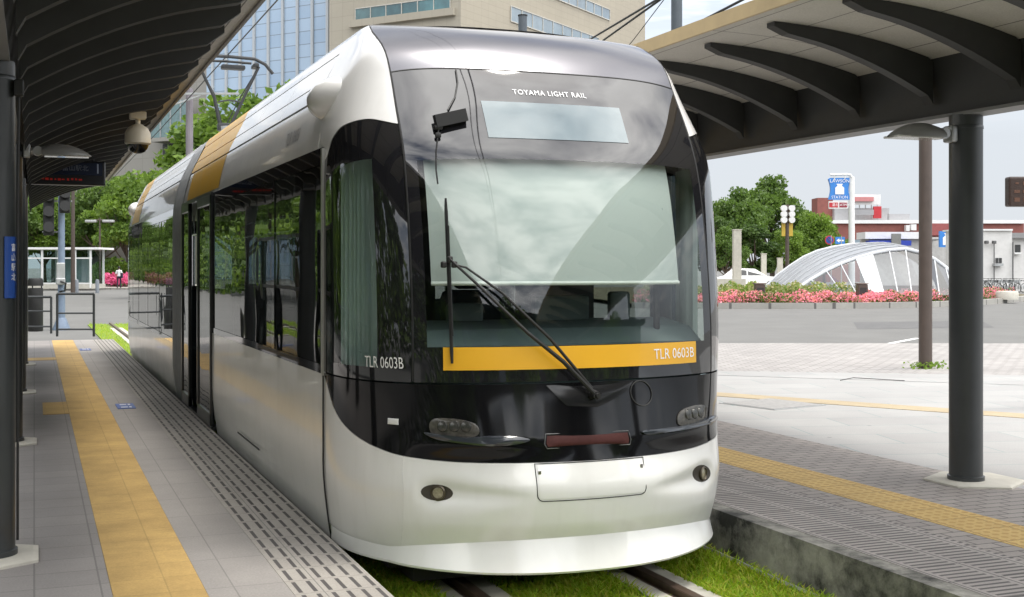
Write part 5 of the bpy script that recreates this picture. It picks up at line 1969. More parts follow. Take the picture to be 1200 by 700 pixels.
# ------------------------------------------------------------------ buildings
def hit(u, P, D):
    "where the sight line through column u meets the wall through P along D"
    a = (u - CU) / F
    r0 = Vector((SN + a * CS, CS - a * SN))
    # P + k D = s r0
    det = r0.x * (-D[1]) - r0.y * (-D[0])
    s = (P[0] * (-D[1]) - P[1] * (-D[0])) / det
    return Vector((r0.x * s, r0.y * s))
def dep(p):
    return p[0] * SN + p[1] * CS
BEIGE = paving('beige_tile', (0.40, 0.345, 0.255), (0.375, 0.325, 0.24), (0.33, 0.285, 0.215), 2.4, 1.2, 0.03, var=0.12, bump=0.05, dscale=0.06)
def wallmat_vertical(name, c1, c2, mortar, bw, rh, ang, ms=0.03, rough=0.7):
    m = paving(name, c1, c2, mortar, bw, rh, ms, var=0.1, bump=0.05, rough=rough, dscale=0.07)
    nt = m.node_tree
    br = [n for n in nt.nodes if n.type == 'TEX_BRICK'][0]
    br.offset = 0.0
    geo = [n for n in nt.nodes if n.type == 'NEW_GEOMETRY'][0]
    # run the courses along the wall and upwards
    s = nt.nodes.new('ShaderNodeSeparateXYZ'); nt.links.new(geo.outputs['Position'], s.inputs[0])
    cx = _m(nt, 'ADD', _m(nt, 'MULTIPLY', s.outputs[0], math.cos(ang)), _m(nt, 'MULTIPLY', s.outputs[1], math.sin(ang)))
    c = nt.nodes.new('ShaderNodeCombineXYZ'); nt.links.new(cx, c.inputs[0]); nt.links.new(s.outputs[2], c.inputs[1])
    nt.links.new(c.outputs[0], br.inputs['Vector'])
    return m
dR = Vector((math.sin(math.radians(51.5)), math.cos(math.radians(51.5))))
dL = Vector((-dR.y, dR.x))
K0 = px(540, 300, 150).xy
KR = hit(756, K0, dR)
KL = hit(386, K0, dL)
HT = 62.0
angR, angL = math.atan2(dR.y, dR.x), math.atan2(dL.y, dL.x)
BR = wallmat_vertical('beige_tile_right', (0.39, 0.35, 0.275), (0.372, 0.333, 0.262), (0.315, 0.283, 0.225), 1.8, 0.9, angR)
BL = wallmat_vertical('beige_tile_left', (0.40, 0.365, 0.295), (0.382, 0.348, 0.28), (0.32, 0.29, 0.235), 1.8, 1.8, angL)
t = thing('office_tower', 'beige tiled office tower with slanting rows of windows behind the tram', 'building', (K0.x, K0.y, -0.3))
def v3(p, z):
    return Vector((p[0], p[1], z))
b = MB()
KB = KL + (KR - K0)
for (p, q, mi) in ((K0, KR, 0), (KL, K0, 1), (KR, KB, 0), (KB, KL, 1)):
    b.add([v3(p, -0.3), v3(q, -0.3), v3(q, HT), v3(p, HT)], [(0, 1, 2, 3)], mi)
b.sheet([v3(K0, HT), v3(KR, HT), v3(KB, HT), v3(KL, HT)])
b.build('wall', [BR, BL], t)
TOWGLASS = mat('office_glass', (0.20, 0.26, 0.30), 0.08, coat=0.6, var=0.3, scale=0.2, ior=1.8)
TEAL = mat('teal_glass', (0.05, 0.13, 0.14), 0.05, coat=0.6, var=0.6, scale=0.25, ior=1.8)
FRAMEW = mat('window_frame_pale', (0.50, 0.48, 0.43), 0.5)
nR = Vector((dR.y, -dR.x)); nL = Vector((-dL.y * -1, -dL.x)) if False else Vector((dL.y * -1, dL.x)) * -1
nL = Vector((-dR.x, -dR.y))
def facade_window(P, D, N, ua, ub, v_top_a, v_bot_a, nb, name, glassm, framem, rec=0.3):
    a, c = hit(ua, P, D), hit(ub, P, D)
    zt = CZ + (HZ - v_top_a) / F * dep(a); zb = CZ + (HZ - v_bot_a) / F * dep(a)
    out = v3(N, 0) * 0.06
    b = MB(); b.prism([v3(a, zb) + out, v3(c, zb) + out, v3(c, zt) + out, v3(a, zt) + out], v3(N, 0) * -0.1)
    w = b.build(name, glassm, t)
    b = MB()
    for i in range(nb + 1):
        q = a.lerp(c, i / nb)
        b.bar(v3(q, zb) + out * 1.6, v3(q, zt) + out * 1.6, 0.09, 0.12, up=(N.x, N.y, 0))
    for z in (zb, zt):
        b.bar(v3(a, z) + out * 1.6, v3(c, z) + out * 1.6, 0.12, 0.12)
    b.build('frame', framem, w)
    return w
for k, (ua, ub, vt, vb, nb) in enumerate(((598, 701, 7, 25, 9), (634, 714, -22, -8, 8), (598, 701, -66, -48, 9), (598, 701, 78, 96, 9))):
    facade_window(K0, dR, nR, ua, ub, vt, vb, nb, 'window', TOWGLASS, FRAMEW)
facade_window(K0, dL, nL, 528, 417, -4, 11, 6, 'window', TEAL, FRAMEW)
facade_window(K0, dL, nL, 528, 417, -70, -52, 6, 'window', TEAL, FRAMEW)
a, c = hit(534, K0, dL), hit(412, K0, dL)
b = MB()
zc_ = CZ + (HZ - 14) / F * dep(a)
b.bar(v3(a, zc_) + v3(nL, 0) * 0.3, v3(c, zc_) + v3(nL, 0) * 0.3, 0.6, 0.9); b.build('ledge', BL, t)
a, c = hit(529, K0, dL), hit(500, K0, dL)
zc_ = CZ + (HZ - 35) / F * dep(a)
b = MB(); b.bar(v3(a, zc_) + v3(nL, 0) * 0.05, v3(c, zc_) + v3(nL, 0) * 0.05, 0.2, 0.5); b.build('vent_slot', SEAM, t)

# blue glass tower
P0 = px(385, 300, 172).xy
G1 = hit(150, P0, dL)
GLB = wallmat_vertical('blue_curtain_wall', (0.38, 0.50, 0.64), (0.31, 0.43, 0.58), (0.20, 0.25, 0.31), 2.72, 1.85, angL, 0.07, 0.08)
pb_ = [n for n in GLB.node_tree.nodes if n.type == 'BSDF_PRINCIPLED'][0]
pb_.inputs['IOR'].default_value = 1.9
pb_.inputs['Coat Weight'].default_value = 0.5
t = thing('glass_tower', 'tall blue glass tower with pale vertical fins behind the pale green tree', 'building', (P0.x, P0.y, -0.3))
b = MB()
PB = P0 + dR * 25; GB = G1 + dR * 25
for (p, q) in ((P0, PB), (PB, GB), (GB, G1), (G1, P0)):
    b.add([v3(p, -0.3), v3(q, -0.3), v3(q, HT + 8), v3(p, HT + 8)], [(0, 1, 2, 3)])
b.sheet([v3(P0, HT + 8), v3(PB, HT + 8), v3(GB, HT + 8), v3(G1, HT + 8)])
b.build('curtain_wall', GLB, t)
FIN = mat('pale_fin', (0.45, 0.48, 0.50), 0.4, var=0.05)
Lg = (G1 - P0).length
b = MB()
for i in range(int(Lg / 2.72) + 1):
    q = P0 + dL * (i * 2.72 + 0.1) + nL * 0.12
    b.box(v3(q, HT / 2 + 4), (0.42 if i % 1 == 0 else 0.3, 0.3, HT + 8), rz=angL)
b.build('fins', FIN, t)

# lower grey building with a glass balcony
P2 = px(242, 300, 120).xy
Q2 = hit(60, P2, dL)
t = thing('grey_building', 'plain grey building with a teal glass balcony behind the dome camera', 'building', (P2.x, P2.y, -0.3))
zt = CZ + (HZ - 100) / F * 120
bk2 = P2.normalized() * 12
GREYW = wallmat_vertical('grey_render', (0.30, 0.285, 0.26), (0.28, 0.265, 0.24), (0.24, 0.225, 0.2), 2.5, 1.8, angL)
b = MB()
b.prism([v3(P2, -0.3), v3(P2 + bk2, -0.3), v3(Q2 + bk2, -0.3), v3(Q2, -0.3)], (0, 0, 40 - 14))
b.build('wall', GREYW, t)
a, c = hit(238, P2, dL), hit(191, P2, dL)
z0, z1 = CZ + (HZ - 160) / F * 120, CZ + (HZ - 118) / F * 120
b = MB(); b.prism([v3(a, z0) + v3(nL, 0) * 1.6, v3(c, z0) + v3(nL, 0) * 1.6, v3(c, z1) + v3(nL, 0) * 1.6, v3(a, z1) + v3(nL, 0) * 1.6], v3(nL, 0) * -0.08)
w = b.build('balcony_glass', mat('balcony_teal', (0.16, 0.24, 0.25), 0.15, var=0.2), t)
b = MB()
for i in range(5):
    q = a.lerp(c, i / 4) + nL * 1.64
    b.box(v3(q, (z0 + z1) / 2), (0.12, 0.12, z1 - z0), rz=angL)
b.build('balcony_bars', GALV, w)
b = MB(); b.prism([v3(a, z0 - 0.4), v3(c, z0 - 0.4), v3(c, z0 - 0.02), v3(a, z0 - 0.02)], v3(nL, 0) * 1.7); b.build('balcony_slab', GREYW, t)
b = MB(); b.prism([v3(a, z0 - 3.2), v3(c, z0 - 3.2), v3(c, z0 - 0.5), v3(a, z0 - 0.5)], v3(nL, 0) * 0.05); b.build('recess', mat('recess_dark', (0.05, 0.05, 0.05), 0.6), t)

# ------------------------------------------------------------------ right side, beyond the roundabout
def rbox_at(b, u0, u1, v0, v1, d, depth, mi=0):
    "block whose near face spans those columns and rows"
    p, q = px(u0, v1, d), px(u1, v0, d)
    r0 = (q - p); wv = right * r0.dot(right)
    hz_ = q.z - p.z
    c = p + wv / 2 + Vector((0, 0, hz_ / 2)) + fwd * depth / 2
    b.box(c, (wv.length, depth, hz_), M=M3, mi=mi)
    return b
# brick red store
d = 150
zg = 313 + F * 1.85 / d
t = thing('brick_store', 'long low red brick store with pale rooftop boxes and signboards', 'building', at(1040, d))
REDW = mat('red_brick', (0.24, 0.085, 0.07), 0.8, var=0.15, scale=2)
GREYP = mat('grey_panel', (0.36, 0.36, 0.37), 0.6, var=0.06)
b = rbox_at(MB(), 966, 1200, 262, zg, d, 5); b.build('wall', REDW, t)
b = rbox_at(MB(), 958, 976, 232, 262, d + 2, 3); b.build('stair_tower', REDW, t)
b = rbox_at(MB(), 966, 1200, 258, 262, d - 0.4, 6); b.build('coping', WHITEPAINT, t)
b = rbox_at(MB(), 978, 1042, 244, 258, d + 1, 3); b.build('plant_room', GREYP, t)
b = rbox_at(MB(), 1040, 1066, 251, 258, d + 1, 3); b.build('plant_room', GREYP, t)
for (u0, u1, v0, v1, m) in ((996, 1032, 228, 240, WHITEPAINT), (1024, 1033, 242, 256, mat('sign_red', (0.5, 0.03, 0.04), 0.5)), (1000, 1024, 246, 252, GREYP), (1062, 1066, 264, 271, WHITEPAINT), (1068, 1074, 263, 270, WHITEPAINT)):
    b = rbox_at(MB(), u0, u1, v0, v1, d - 1.2 if v0 > 258 else d - 0.5, 0.4 if v0 < 258 else 0.75); b.build('signboard', m, t)
b = MB()
for u in range(1000, 1032, 7):
    rbox_at(b, u, u + 0.8, 240, 258, d + 1, 0.2)
b.build('sign_frame', GALV, t)
b = rbox_at(MB(), 1000, 1024, 231, 236, d - 1.0, 0.45); b.build('sign_stripe', mat('faded_sign_red', (0.55, 0.22, 0.22), 0.6), t)
for u0, u1 in ((992, 1012), (1016, 1030)):
    b = rbox_at(MB(), u0, u1, 281, 290, d - 0.3, 0.2); b.build('window', TOWGLASS, t)
b = rbox_at(MB(), 1085, 1118, 262, 276, d - 0.4, 0.3); b.build('panel', mat('red_panel', (0.30, 0.08, 0.075), 0.6), t)

# low shop with blue awning
d = 118
t = thing('corner_shop', 'low pale shop with a blue awning behind the glass dome', 'building', at(1040, d))
b = rbox_at(MB(), 1018, 1116, 278, 313 + F * 1.85 / d, d, 3); b.build('wall', mat('shop_wall', (0.46, 0.45, 0.43), 0.7), t)
b = rbox_at(MB(), 1014, 1092, 272, 280, d - 0.6, 3); b.build('fascia', WHITEPAINT, t)
b = rbox_at(MB(), 1019, 1068, 282, 288, d - 1.4, 1.3); b.build('awning', mat('awning_blue', (0.02, 0.05, 0.36), 0.6), t)
b = rbox_at(MB(), 1045, 1056, 274, 287, d - 1.6, 0.2); b.build('shutter', mat('shutter_grey', (0.2, 0.2, 0.19), 0.6), t)

# pale apartment block on the right with bikes in front
d = 92
t = thing('pale_building', 'plain off white flat roofed building with small windows at the right edge', 'building', at(1170, d))
OFFW = mat('off_white_render', (0.66, 0.65, 0.63), 0.8, var=0.06, dirt=0.2, dscale=0.4, dcol=(0.3, 0.29, 0.27))
b = rbox_at(MB(), 1122, 1186, 270, 313 + F * 1.85 / d, d, 2.5); b.build('wall', OFFW, t)
b = rbox_at(MB(), 1184.5, 1290, 276, 313 + F * 1.85 / d, d + 1, 3); b.build('wing', OFFW, t)
b = rbox_at(MB(), 1121, 1187, 268.5, 270.5, d - 0.2, 3); b.build('parapet', WHITEPAINT, t)
b = rbox_at(MB(), 1186, 1290, 273, 279, d + 0.4, 1.2); b.build('eave', mat('eave_grey', (0.25, 0.25, 0.25), 0.6), t)
for (u, v) in ((1168.5, 305.5), (1172.5, 305.5)):
    b = rbox_at(MB(), u - 1.6, u + 1.6, v - 3, v + 3, d - 0.06, 0.1); b.build('window', mat('small_window', (0.05, 0.05, 0.05), 0.2) if 'small_window' not in MATS else MATS['small_window'], t)
b = rbox_at(MB(), 1190, 1196, 287, 296, d + 0.9, 0.15); w = b.build('window', MATS['small_window'], t)
b = rbox_at(MB(), 1189, 1197, 296, 298, d + 0.6, 0.4); b.build('sill', WHITEPAINT, w)
b = rbox_at(MB(), 1166, 1176, 309, 312, d - 0.5, 0.5); b.build('meter_box', GALV, t)
b = MB(); b.cyl(px(1187, 284, d - 0.2), px(1187, 340, d - 0.2), 0.05, n=8); b.cyl(px(1165, 284, d - 0.2), px(1165, 336, d - 0.2), 0.04, n=8); b.build('drainpipe', mat('pipe_dark', (0.1, 0.1, 0.1), 0.5), t)
for u in (1156, 1165):
    b = MB(); b.cyl(px(u, 284, d - 0.1), px(u, 284, d - 0.5), 0.10, 0.10, 10); b.rbox(px(u, 284, d - 0.55), (0.28, 0.25, 0.24), 0.05); b.build('wall_lamp', MATS['pipe_dark'], t)

# a blue shop sign on the low shop, with its white can emblem
def can_shape(c, w, h, rt, zoff):
    "squat can outline, pinched in the middle"
    out = []
    for i in range(9):
        q = i / 8
        out.append((-w / 2 + w * 0.10 * math.sin(PI * q), -h / 2 + h * q))
    out2 = [(-x, z) for x, z in reversed(out)]
    return [c + rt * x + Vector((0, 0, z)) for x, z in out + [(-w * 0.42, h / 2 + h * 0.06)] + [(w * 0.42, h / 2 + h * 0.06)] + out2]
SKYB = mat('shop_sign_blue', (0.04, 0.22, 0.62), 0.4)
def milk_can(c, s, rt):
    "white churn emblem"
    P = [(-0.42, -0.5), (-0.42, 0.12), (-0.22, 0.30), (-0.22, 0.42), (-0.30, 0.44), (-0.30, 0.5), (0.30, 0.5), (0.30, 0.44), (0.22, 0.42), (0.22, 0.30), (0.42, 0.12), (0.42, -0.5)]
    return [c + rt * (x * s) + Vector((0, 0, z * s)) for x, z in P]
d = 110
c0 = px(984, 222, d)
base = at(998, d + 0.2)
t = thing('shop_sign', 'tall white pole with blue can shaped shop sign and small red board', 'sign', base)
b = MB()
b.cyl(base, base + Vector((0, 0, hgt(207, d))), 0.30, 0.26, 12)
b.tube([px(998, 208, d), px(997, 205.5, d), px(993, 204.5, d), px(973, 205, d)], 0.11, 8)
b.cyl(px(978, 205, d), px(978, 211, d), 0.05, n=6); b.cyl(px(990, 205, d), px(990, 211, d), 0.05, n=6)
b.bar(px(985, 226, d + .15), px(998, 226, d + .15), 0.12, 0.12); b.bar(px(985, 240, d + .15), px(998, 240, d + .15), 0.12, 0.12)
b.build('pole', WHITEPAINT, t, smooth=True)
b = MB(); b.prism(can_shape(c0 + fwd * 0.05, 2.0, 1.85, right, 0), fwd * 0.3); b.build('blue_board', SKYB, t)
b = MB(); b.prism(milk_can(c0 + Vector((0, 0, 0.02)) - fwd * 0.02, 0.95, right), fwd * 0.05); b.build('emblem', WHITEINK, t)
text_mesh('LAWSON', 0.42, WHITEINK, 'lettering', t, lambda a, e: c0 + right * a + Vector((0, 0, 0.74 + e)) - fwd * 0.01, sx=1.0)
text_mesh('STATION', 0.36, WHITEINK, 'lettering', t, lambda a, e: c0 + right * a + Vector((0, 0, -0.72 + e)) - fwd * 0.01, sx=1.0)
c1 = px(982, 240.5, d)
b = MB(); b.box(c1, (1.7, 0.2, 0.66), M=M3); b.build('small_board', WHITEPAINT, t)
for (a0, w, m) in ((-0.42, 0.8, MATS['sign_red']), (0.45, 0.7, mat('sign_darkred', (0.28, 0.03, 0.05), 0.5))):
    b = MB(); b.box(c1 + right * a0 - fwd * 0.11, (w, 0.03, 0.44), M=M3); b.build('board_panel', m, t)
for (a0, s) in ((-0.42, '酒'), (-0.1, 'た'), (0.45, 'ATM')):
    text_mesh(s, 0.3, WHITEINK, 'lettering', t, lambda a, e, a0=a0: c1 + right * (a0 + a) + Vector((0, 0, e)) - fwd * 0.13)
d = 114
c2 = px(1110, 280.5, d)
t = thing('shop_sign', 'blue wall sign with white can emblem beside the thick charcoal post', 'sign', c2)
b = MB(); b.box(c2, (1.5, 0.3, 1.5), M=M3); b.build('blue_board', SKYB, t)
b = MB(); b.prism(milk_can(c2 - fwd * 0.18, 1.1, right), fwd * 0.04); b.build('emblem', WHITEINK, t)
b = MB(); b.bar(c2 + fwd * 0.1, c2 + fwd * 4.2, 0.15, 0.15); b.build('bracket', GALV, t)

# bicycles parked by the pale building
def bicycle(name='bicycle'):
    b = MB()
    for x in (-0.52, 0.52):
        b.tube([(x + 0.33 * math.cos(a), 0, 0.33 + 0.33 * math.sin(a)) for a in [2 * PI * i / 20 for i in range(21)]], 0.022, 5, cap=False)
        for k in range(6):
            a = PI * k / 6
            b.tube([(x - 0.31 * math.cos(a), 0, 0.33 - 0.31 * math.sin(a)), (x + 0.31 * math.cos(a), 0, 0.33 + 0.31 * math.sin(a))], 0.005, 3)
    fr = [((-0.52, 0, 0.33), (-0.05, 0, 0.30)), ((-0.05, 0, 0.30), (-0.18, 0, 0.82)), ((-0.52, 0, 0.33), (-0.16, 0, 0.70)), ((-0.05, 0, 0.30), (0.38, 0, 0.78)), ((0.52, 0, 0.33), (0.36, 0, 0.98))]
    for p, q in fr:
        b.tube([p, q], 0.022, 6, mi=1)
    b.tube([(0.28, -0.28, 1.0), (0.36, -0.1, 1.0), (0.36, 0.1, 1.0), (0.28, 0.28, 1.0)], 0.018, 6)
    b.rbox((-0.2, 0, 0.86), (0.26, 0.16, 0.07), 0.03)
    b.rbox((0.58, 0, 0.80), (0.28, 0.34, 0.24), 0.02, mi=1)
    return b.build(name, [RUBBER, GALV])
bike = bicycle()
rb = random.Random(3)
spots = [(1150, 88), (1155, 87.5), (1160, 88.4), (1164.5, 87.6), (1169, 88.2), (1174, 87.4), (1181, 88.4), (1187, 87.6), (1193, 88.3), (1199, 87.5)]
names = ['leftmost', 'second', 'third', 'fourth', 'fifth', 'sixth', 'seventh', 'eighth', 'ninth', 'rightmost']
for i, (u, d) in enumerate(spots):
    o = bike if i == 0 else bike.copy()
    if i:
        COL.objects.link(o)
    o.location = at(u, d); o.rotation_euler = (math.radians(rb.uniform(-6, 6)), 0, -TH + PI / 2 + rb.uniform(-0.7, 0.7))
    tag(o, 'bicycle with front basket by the off white building wall, %s of the parked row' % names[i], 'bicycle', 'bicycles parked by the off white building')

# glass dome entrance
d0 = 60.0
def P_(u, v, d):
    return px(u, v, d)
t = thing('glass_dome', 'low arched glass and steel canopy over an underpass entrance behind the azaleas', 'glass canopy', at(1015, 62, -0.1))
SILV = paving('ribbed_silver_roof', (0.26, 0.275, 0.295), (0.24, 0.255, 0.275), (0.18, 0.19, 0.21), 50.0, 0.55, 0.03, rot=math.radians(-30), offset=0, var=0.1, bump=0.3, rough=0.35)
fa = [(925, 345), (935, 338), (950, 328), (968, 317.5), (985, 309.5), (1003, 303), (1022, 297.5), (1042, 293.5), (1061, 292), (1080, 296.5), (1095, 304), (1108, 313.5), (1118, 324), (1125, 336), (1128, 345)]
bk = [(893, 345), (899, 335), (911, 323), (926, 312), (942, 301.5), (958, 294.5), (976, 290), (996, 287), (1017, 286), (1040, 289.2), (1058, 296), (1074, 306), (1087, 317), (1097, 330), (1102, 345)]
n = len(fa)
FA = [P_(u, v, 59 + 1.5 * math.sin(PI * i / (n - 1))) for i, (u, v) in enumerate(fa)]
BK = [P_(u, v, 66 + 1.0 * math.sin(PI * i / (n - 1))) for i, (u, v) in enumerate(bk)]
V, Fc = [], []
m = 8
for i in range(n):
    for k in range(m + 1):
        q = k / m
        V.append(FA[i].lerp(BK[i], q) + Vector((0, 0, 0.18 * math.sin(PI * q))))
for i in range(n - 1):
    for k in range(m):
        a = i * (m + 1) + k
        Fc.append((a, a + 1, a + m + 2, a + m + 1))
nV = len(V)
V2 = [p - Vector((0, 0, 0.10)) for p in V]
b = MB(); b.add(V, Fc); b.add(V2, [tuple(reversed(f)) for f in Fc])
b.build('roof_shell', SILV, t, smooth=True, angle=60)
b = MB()
for k in range(1, 7):
    q = k / 7
    b.tube([FA[i].lerp(BK[i], q) + Vector((0, 0, 0.18 * math.sin(PI * q) + 0.02)) for i in range(n)], 0.03, 5)
b.build('roof_ribs', mat('silver_rib', (0.34, 0.35, 0.37), 0.5), t, smooth=True)
b = MB(); b.tube([p - fwd * 0.03 for p in FA], 0.095, 8); b.build('front_arch', mat('arch_white', (0.46, 0.48, 0.50), 0.4), t, smooth=True)
b = MB(); b.tube([p + fwd * 0.03 for p in BK], 0.09, 8); b.build('rear_arch', MATS['arch_white'], t, smooth=True)
# glazed front leaning outward to the ground
ub = lambda i: 940 + (1165 - 940) * i / (n - 1)
FT = [P_(ub(i), 346, 57.4) for i in range(n)]
b = MB()
for i in range(n - 1):
    b.add([FA[i], FA[i + 1], FT[i + 1], FT[i]], [(0, 1, 2, 3)])
b.build('front_glazing', DOMEGLASS, t)
b = MB()
for i in range(1, n - 1):
    b.tube([FA[i] - fwd * 0.02, FT[i] - fwd * 0.02], 0.032, 6)
b.build('glazing_bars', MATS['arch_white'], t)
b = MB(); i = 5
b.add([FA[i] - fwd * 0.05, FA[i + 1] - fwd * 0.05, FT[i + 1] - fwd * 0.05, FT[i] - fwd * 0.05], [(0, 1, 2, 3)]); b.build('reflection_pane', mat('reflection_pane', (0.80, 0.80, 0.80), 0.3), t)  # white colour paints a bright reflection onto this one pane
b = MB(); b.sheet([at(905, 66, -0.08), at(1100, 66, -0.08), at(1145, 58, -0.08), at(930, 58, -0.08)]); b.build('entrance_floor', GALV, t)
b = MB(); b.box(at(1020, 62.5, 0.25), (6.4, 0.2, 0.7), M=M3); b.build('stair_parapet', mat('parapet_grey', (0.14, 0.15, 0.155), 0.7), t)

# small brown box lights in the planting
for (u, lab) in ((890, 'small brown box light in the azaleas, left of the dome'), (1010, 'small brown box light in the azaleas, in front of the dome glass')):
    p = at(u, 56.2, -0.1)
    t = thing('box_light', lab, 'garden light', p, 0, 'box lights in the azalea bed')
    b = MB(); b.rbox(p + Vector((0, 0, 0.42)), (0.46, 0.46, 0.85), 0.03, rz=-TH); b.build('case', BROWNSTEEL, t)
    b = MB(); b.rbox(p + Vector((0, 0, 0.88)), (0.52, 0.52, 0.06), 0.015, rz=-TH); b.build('cap', mat('box_cap', (0.12, 0.09, 0.075), 0.5) if 'box_cap' not in MATS else MATS['box_cap'], t)
    b = MB(); b.box(p + Vector((0, 0, 0.55)) - fwd * 0.235, (0.30, 0.01, 0.3), M=M3); b.build('louvre', MATS['small_window'], t)
p = gp(1180, 349, -0.1)
b = MB(); b.lathe([(0.55, 0), (0.55, 0.35), (0.5, 0.42), (0, 0.44)], at(1180, 62, -0.1), 18)
o = b.build('stone_block', PALECONC, None, smooth=True); tag(o, 'low round pale stone block at the right end of the azalea bed', 'stone block')

# pale pillar
d = 78
p = at(863.5, d)
t = thing('stone_pillar', 'tall pale square stone pillar standing left of the white car', 'pillar', p)
b = MB(); b.box(p + Vector((0, 0, hgt(270, d) / 2)), (0.5, 0.5, hgt(270, d)), M=M3); b.build('shaft', PALECONC, t)
b = MB(); b.box(p + Vector((0, 0, hgt(270, d) + 0.03)), (0.56, 0.56, 0.06), M=M3); b.build('cap', PALECONC, t)
for (u, v, d, lab) in ((895, 298, 92, 'short pale stone pillar right of the white car'), (914, 303, 90, 'smaller pale stone pillar right of the white car, next to the dome')):
    p = at(u, d)
    t = thing('stone_pillar', lab, 'pillar', p)
    b = MB(); b.box(p + Vector((0, 0, hgt(v, d) / 2)), (0.36, 0.36, hgt(v, d)), M=M3); b.build('shaft', PALECONC, t)
    b = MB(); b.box(p + Vector((0, 0, hgt(v, d) + 0.025)), (0.42, 0.42, 0.05), M=M3); b.build('cap', PALECONC, t)
# low concrete wall behind the grasses, left of the dome
b = rbox_at(MB(), 838, 874, 327, 345, 62, 0.4)
o = b.build('low_wall', PALECONC); tag(o, 'low pale concrete wall behind the grasses, under the white car', 'wall')

# traffic signal on a brown pole
d = 74
p = at(922.5, d)
t = thing('traffic_signal', 'brown signal pole with paired white lamp hoods and yellow backboards', 'traffic signal', p)
b = MB(); b.cyl(p, p + Vector((0, 0, hgt(240, d))), 0.13, 0.11, 10); b.build('pole', BROWNSTEEL, t, smooth=True)
for s in (-1, 1):
    c = px(922.5 + s * 4.6, 252, d)
    b = MB(); b.box(px(922.5 + s * 4.0, 260, d + 0.05), (0.24, 0.14, 1.75), M=M3); h = b.build('backboard', mat('signal_yellow', (0.55, 0.38, 0.05), 0.5) if 'signal_yellow' not in MATS else MATS['signal_yellow'], t)
    for k in range(3):
        q = px(922.5 + s * 4.6, 244.5 + k * 6.8, d)
        b = MB(); b.cyl(q - fwd * 0.05, q - fwd * 0.3, 0.19, 0.19, 14); b.build('lamp_hood', WHITEPAINT, h, smooth=True)
# road signs above the dome
d = 80
p = at(974, d)
t = thing('road_sign', 'round road sign with a blue face and red ring beside the dome', 'road sign', p)
b = MB(); b.cyl(p, p + Vector((0, 0, hgt(276, d))), 0.04, n=8); b.build('post', GALV, t)
c = px(972, 281.5, d)
Mf = Matrix((right, Vector((0, 0, 1)), -fwd)).transposed()
b = MB(); b.lathe([(0.30, 0), (0.30, 0.02), (0, 0.02)], c, 20, M=Mf); b.build('ring', MATS['sign_red'], t)
b = MB(); b.lathe([(0.235, 0.021), (0.235, 0.03), (0, 0.03)], c, 20, M=Mf); f = b.build('face', BLUESIGN, t)
b = MB(); b.bar(c - fwd * 0.035 + right * -0.16 + Vector((0, 0, .16)), c - fwd * 0.035 + right * 0.16 + Vector((0, 0, -.16)), 0.05, 0.012); b.build('slash', MATS['sign_red'], t)
p = at(986, d)
t = thing('road_sign', 'small blue oblong road sign with a white arrow', 'road sign', p)
b = MB(); b.cyl(p, p + Vector((0, 0, hgt(277, d))), 0.04, n=8); b.build('post', GALV, t)
c = px(984.5, 282, d)
b = MB(); b.box(c, (0.62, 0.03, 0.46), M=M3); b.build('face', SKYB, t)
P5 = [(-0.24, -0.05), (0.06, -0.05), (0.06, -0.13), (0.25, 0), (0.06, 0.13), (0.06, 0.05), (-0.24, 0.05)]
b = MB(); b.prism([c - fwd * 0.025 - right * x + Vector((0, 0, z)) for x, z in P5], fwd * 0.008); b.build('arrow', WHITEINK, t)

# white saloon car
def car(c, rz, label):
    t = thing('parked_car', label, 'car', c, 0)
    R = Matrix.Rotation(rz, 3, 'Z')
    def w(x, y, z):
        return Vector(c) + R @ Vector((x, y, z))
    prof = [(-2.2, .35), (-2.22, .62), (-2.1, .80), (-1.5, .92), (1.0, .95), (1.9, .86), (2.2, .72), (2.25, .50), (2.2, .30), (1.75, .25), (-1.75, .25)]
    b = MB()
    V, Fc = [], []
    ws = [(-.86, .94), (-.82, 1.0), (.82, 1.0), (.86, .94)]
    b.prism([w(x, -.82, z) for x, z in prof], R @ Vector((0, 1.64, 0)))
    b.build('body', WHITEPAINT, t)
    cab = [(-1.55, .90), (-1.0, 1.36), (-.3, 1.45), (.35, 1.42), (1.15, .93)]
    b = MB()
    k = len(cab)
    V = [w(x, -.80 + (.18 if z > 1 else 0), z) for x, z in cab] + [w(x, .80 - (.18 if z > 1 else 0), z) for x, z in cab]
    b.add(V, [tuple(range(k)), tuple(reversed(range(k, 2 * k)))] + [(i, i + 1, k + i + 1, k + i) for i in range(k - 1)])
    cabo = b.build('cabin', WHITEPAINT, t)
    for s in (-1, 1):
        b = MB()
        y = lambda z: s * (.812 - .18 * min(1, max(0, (z - .9) / .46)))
        for pts in ([(-1.3, .97), (-.92, 1.30), (-.25, 1.37), (-.25, .97)], [(-.17, .97), (-.17, 1.37), (.32, 1.34), (.95, .97)]):
            b.sheet([w(x, y(z), z) for x, z in pts])
        b.build('side_glass', MATS['small_window'], t)
        for x in (-1.35, 1.38):
            b = MB(); b.lathe([(0.0, -.1), (.31, -.1), (.31, .1), (.2, .11), (0, .11)], w(x, s * .76, .31), 18, M=R @ Matrix.Rotation(-s * PI / 2, 3, 'X'))
            b.build('wheel', RUBBER, t, smooth=True)
    b = MB(); b.box(w(2.2, 0, .66), (.06, 1.4, .12), M=R); b.build('headlight', LENS, t)
    return t
b = MB()
q = [gp(820, 350, 0) , px(905, 300, 77), px(915, 300, 100), px(815, 300, 100)]
q[0] = px(822, 300, 77)
b.prism([(p.x, p.y, -0.298) for p in q], (0, 0, 0.30)); struct(b, 'raised_car_park', PALECONC)
car(at(876, 84, 0.0), -TH + math.radians(4), 'white saloon car parked behind the island, below the trees')

